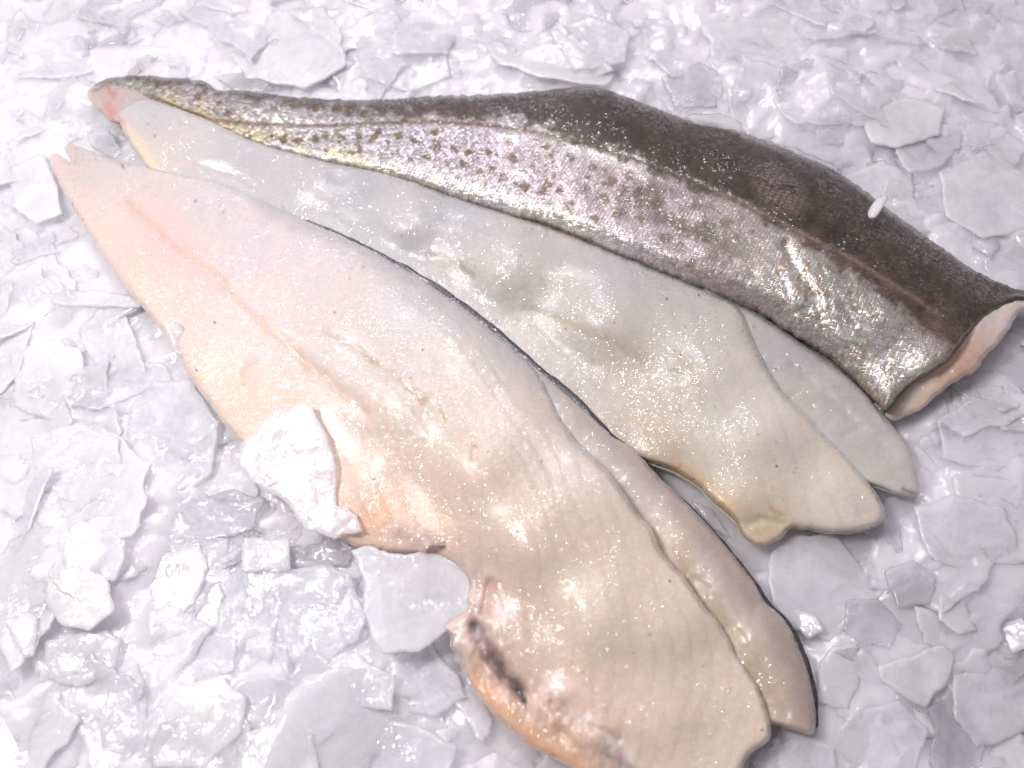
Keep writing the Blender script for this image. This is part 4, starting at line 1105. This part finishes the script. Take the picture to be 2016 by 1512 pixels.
placed = []
tries = 0
NMID = 290
while len(placed) < NMID and tries < 16000:
    tries += 1
    px = r2.uniform(-40, 2056); py = r2.uniform(-40, 1552)
    c = at(np.array(px), np.array(py), 0.0)[:2]
    iy, ix = gidx(c[None])
    if fd[iy[0], ix[0]] < 0.004:
        continue
    kind = r2.choice(['plain', 'plain', 'plain', 'long', 'sliver'])
    me, p, shp = mid_templates[kind][r2.integers(len(mid_templates[kind]))]
    s = 0.55 + 1.15 * r2.random() ** 1.2
    an = r2.random() * 6.283
    R = np.array([[math.cos(an), -math.sin(an)], [math.sin(an), math.cos(an)]])
    q = p @ R.T * s + c
    samp = np.concatenate([q, c + (q - c) * 0.66, c + (q - c) * 0.33, c[None]])
    iy, ix = gidx(samp)
    onfish = fishmask[iy, ix].mean()
    if onfish > 0.12:
        continue
    if hm[iy, ix].mean() > 0.55:
        continue
    if any(np.hypot(*(c - m[0])) < 0.009 for m in placed):
        continue
    z, g, iy, ix = settle(samp, c, s, 0.11, r2, 50)
    g = np.clip(g, -0.45, 0.45)
    zz = z + (samp - c) @ g + 0.0012
    m = fd[iy, ix] < 0.0015
    if m.any():
        z -= max(0, zz[m].max() - 0.0002)
    n = np.array([-g[0], -g[1], 1.0]); n /= np.linalg.norm(n)
    ex = np.array([math.cos(an), math.sin(an), g[0] * math.cos(an) + g[1] * math.sin(an)]); ex /= np.linalg.norm(ex)
    ey = np.cross(n, ex)
    o = bpy.data.objects.new("ice_flake", me)
    zc = z + 0.0010
    o.matrix_world = Matrix(((ex[0] * s, ey[0] * s, n[0], c[0]), (ex[1] * s, ey[1] * s, n[1], c[1]), (ex[2] * s, ey[2] * s, n[2], zc), (0, 0, 0, 1)))
    col.objects.link(o)
    gm = inside(GP, q).reshape(GXX.shape)
    pl = zc + (GXX - c[0]) * g[0] + (GYY - c[1]) * g[1]
    H[gm] = np.maximum(H[gm], pl[gm])
    placed.append((c, o, kind, shp, s))
crumbs(380, 0.0025, 0.011, 0.08, 35, True)
cr = bpy.data.objects.new("crushed_ice", new_mesh("crushed_ice", *finish_crumbs(), ICE_CRUMB))
col.objects.link(cr)
tag(cr, "small broken bits of crushed ice filling the gaps between the flakes", "ice", None, "stuff")
# the packed, half-melted ice that the flakes are frozen into: one sheet reaching past the frame
def blur(A, k):
    for ax in (0, 1):
        for _ in range(3):
            P = np.concatenate([np.repeat(A.take([0], ax), k, ax), A, np.repeat(A.take([-1], ax), k, ax)], ax)
            c = np.cumsum(P, ax)
            z = np.zeros_like(c.take([0], ax))
            c = np.concatenate([z, c], ax)
            n = A.shape[ax]
            A = (c.take(np.arange(2 * k + 1, 2 * k + 1 + n), ax) - c.take(np.arange(0, n), ax)) / (2 * k + 1)
    return A


BED2 = blur(np.where(fishmask, -0.006, H), 3) - 0.0004 + 0.0008 * fbm(GXX * 22, GYY * 22, 51, 2) + 0.0006 * sstep(0.08, 0.20, GYY)
lim = np.where(fd < 0.0008, -0.0035, np.where(fd < 0.006, -0.0035 + (fd - 0.0008) * 1.1, 1.0))
BED2 = np.minimum(BED2, lim)
bx = np.concatenate([[-0.9, -0.7, -0.58], np.arange(-0.5, 0.4981, 0.0024), [0.58, 0.7, 0.9]])
by = np.concatenate([[-0.8, -0.6, -0.48], np.arange(-0.4, 0.5581, 0.0024), [0.66, 0.8, 1.0]])
BX, BY = np.meshgrid(bx, by)
BP = np.stack([BX.ravel(), BY.ravel()], 1)
iy, ix = gidx(BP)
# frozen slush: facets of broken plates rather than round bumps
fx = np.floor(BP[:, 0] * 70 + 1.5 * fbm(BP[:, 0] * 45, BP[:, 1] * 45, 31, 2)); fy = np.floor(BP[:, 1] * 70 + 1.5 * fbm(BP[:, 0] * 45, BP[:, 1] * 45, 37, 2))
hh = _hash(fx.astype(np.int64), fy.astype(np.int64), 3) - 0.5
tx = _hash(fx.astype(np.int64), fy.astype(np.int64), 4) - 0.5; ty = _hash(fx.astype(np.int64), fy.astype(np.int64), 6) - 0.5
bz = BED2[iy, ix] + 0.0010 * fbm(BP[:, 0] * 120, BP[:, 1] * 120, 15, 3) + 0.0016 * hh + 0.0045 * (tx * (BP[:, 0] * 70 - fx - .5) + ty * (BP[:, 1] * 70 - fy - .5))
fx = np.floor(BP[:, 0] * 150 + 1.5 * fbm(BP[:, 0] * 90, BP[:, 1] * 90, 41, 2)); fy = np.floor(BP[:, 1] * 150 + 1.5 * fbm(BP[:, 0] * 90, BP[:, 1] * 90, 47, 2))
bz = bz + 0.0009 * (_hash(fx.astype(np.int64), fy.astype(np.int64), 9) - 0.5) * np.clip(0.5 + 2 * fbm(BP[:, 0] * 12, BP[:, 1] * 12, 49, 2), 0, 1.4)
bz = np.where(fd[iy, ix] < 0.004, np.minimum(bz, BED2[iy, ix]), bz)
far = np.maximum(np.abs(BP[:, 0]), np.abs(BP[:, 1] - 0.08) * 1.04) > 0.4985
bz = np.where(far, -0.008, bz)
nxb, nyb = len(bx), len(by)
q = (np.arange(nyb - 1)[:, None] * nxb + np.arange(nxb - 1)[None]).ravel()
bf = np.concatenate([np.stack([q, q + 1, q + nxb + 1], 1), np.stack([q, q + nxb + 1, q + nxb], 1)])
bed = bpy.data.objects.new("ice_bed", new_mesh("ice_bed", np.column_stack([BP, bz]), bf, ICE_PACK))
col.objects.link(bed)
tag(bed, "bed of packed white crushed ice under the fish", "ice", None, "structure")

# flakes that have sunk into the slush altogether are part of the bed
keep = []
for rec in placed:
    o = rec[1]
    vv = np.empty(len(o.data.vertices) * 3); o.data.vertices.foreach_get("co", vv); vv = vv.reshape(-1, 3)
    M = np.array(o.matrix_world); w = vv @ M[:3, :3].T + M[:3, 3]
    iy, ix = gidx(w)
    if (w[:, 2] > BED2[iy, ix] + 0.0004).mean() > 0.13:
        keep.append(rec)
    else:
        bpy.data.objects.remove(o)
placed = keep

for h in HERO:
    place_hero(h, False)
for h in SPECIAL:
    place_hero(h, True)

# a label for every flake: its look and the nearest flake or fish one can find
used = {}
anchors = [(c, s) for c, s, _ in heroes]
for c, o, kind, shp, s in placed:
    size = 'tiny' if s < 0.65 else 'small' if s < 0.95 else 'mid-sized' if s < 1.3 else 'big'
    look = {'plain': shp, 'long': 'elongated ' + shp, 'sliver': 'narrow ' + shp}[kind]
    clear = {'clear_ice': 'clear', 'frosted_ice': 'white', 'flake_ice': 'pale'}[o.data.materials[0].name]
    for j, (ac, short) in enumerate(sorted(anchors, key=lambda a: np.hypot(*(a[0] - c)))[:6]):
        dv = c - ac
        w = ('above' if dv[1] > 0 else 'below') if abs(dv[1]) > abs(dv[0]) else ('right of' if dv[0] > 0 else 'left of')
        lab = f"{size} {look} {clear} ice flake {w} the {short}"
        if lab not in used:
            break
    used[lab] = 1
    tag(o, lab, "ice flake", GROUP)

# ------------------------------------------------------------------ render settings
scene.render.engine = 'CYCLES'
scene.cycles.max_bounces = 8
scene.cycles.diffuse_bounces = 4
scene.cycles.transparent_max_bounces = 8
scene.cycles.use_adaptive_sampling = True
scene.cycles.adaptive_threshold = 0.03
scene.cycles.transmission_bounces = 5
scene.cycles.glossy_bounces = 4
scene.cycles.use_denoising = True
scene.cycles.sample_clamp_indirect = 4.0
scene.cycles.caustics_reflective = False
scene.cycles.caustics_refractive = True
vs = scene.view_settings
vs.view_transform = 'Standard'; vs.look = 'None'; vs.gamma = 1.0; vs.exposure = -0.09
vs.use_curve_mapping = False
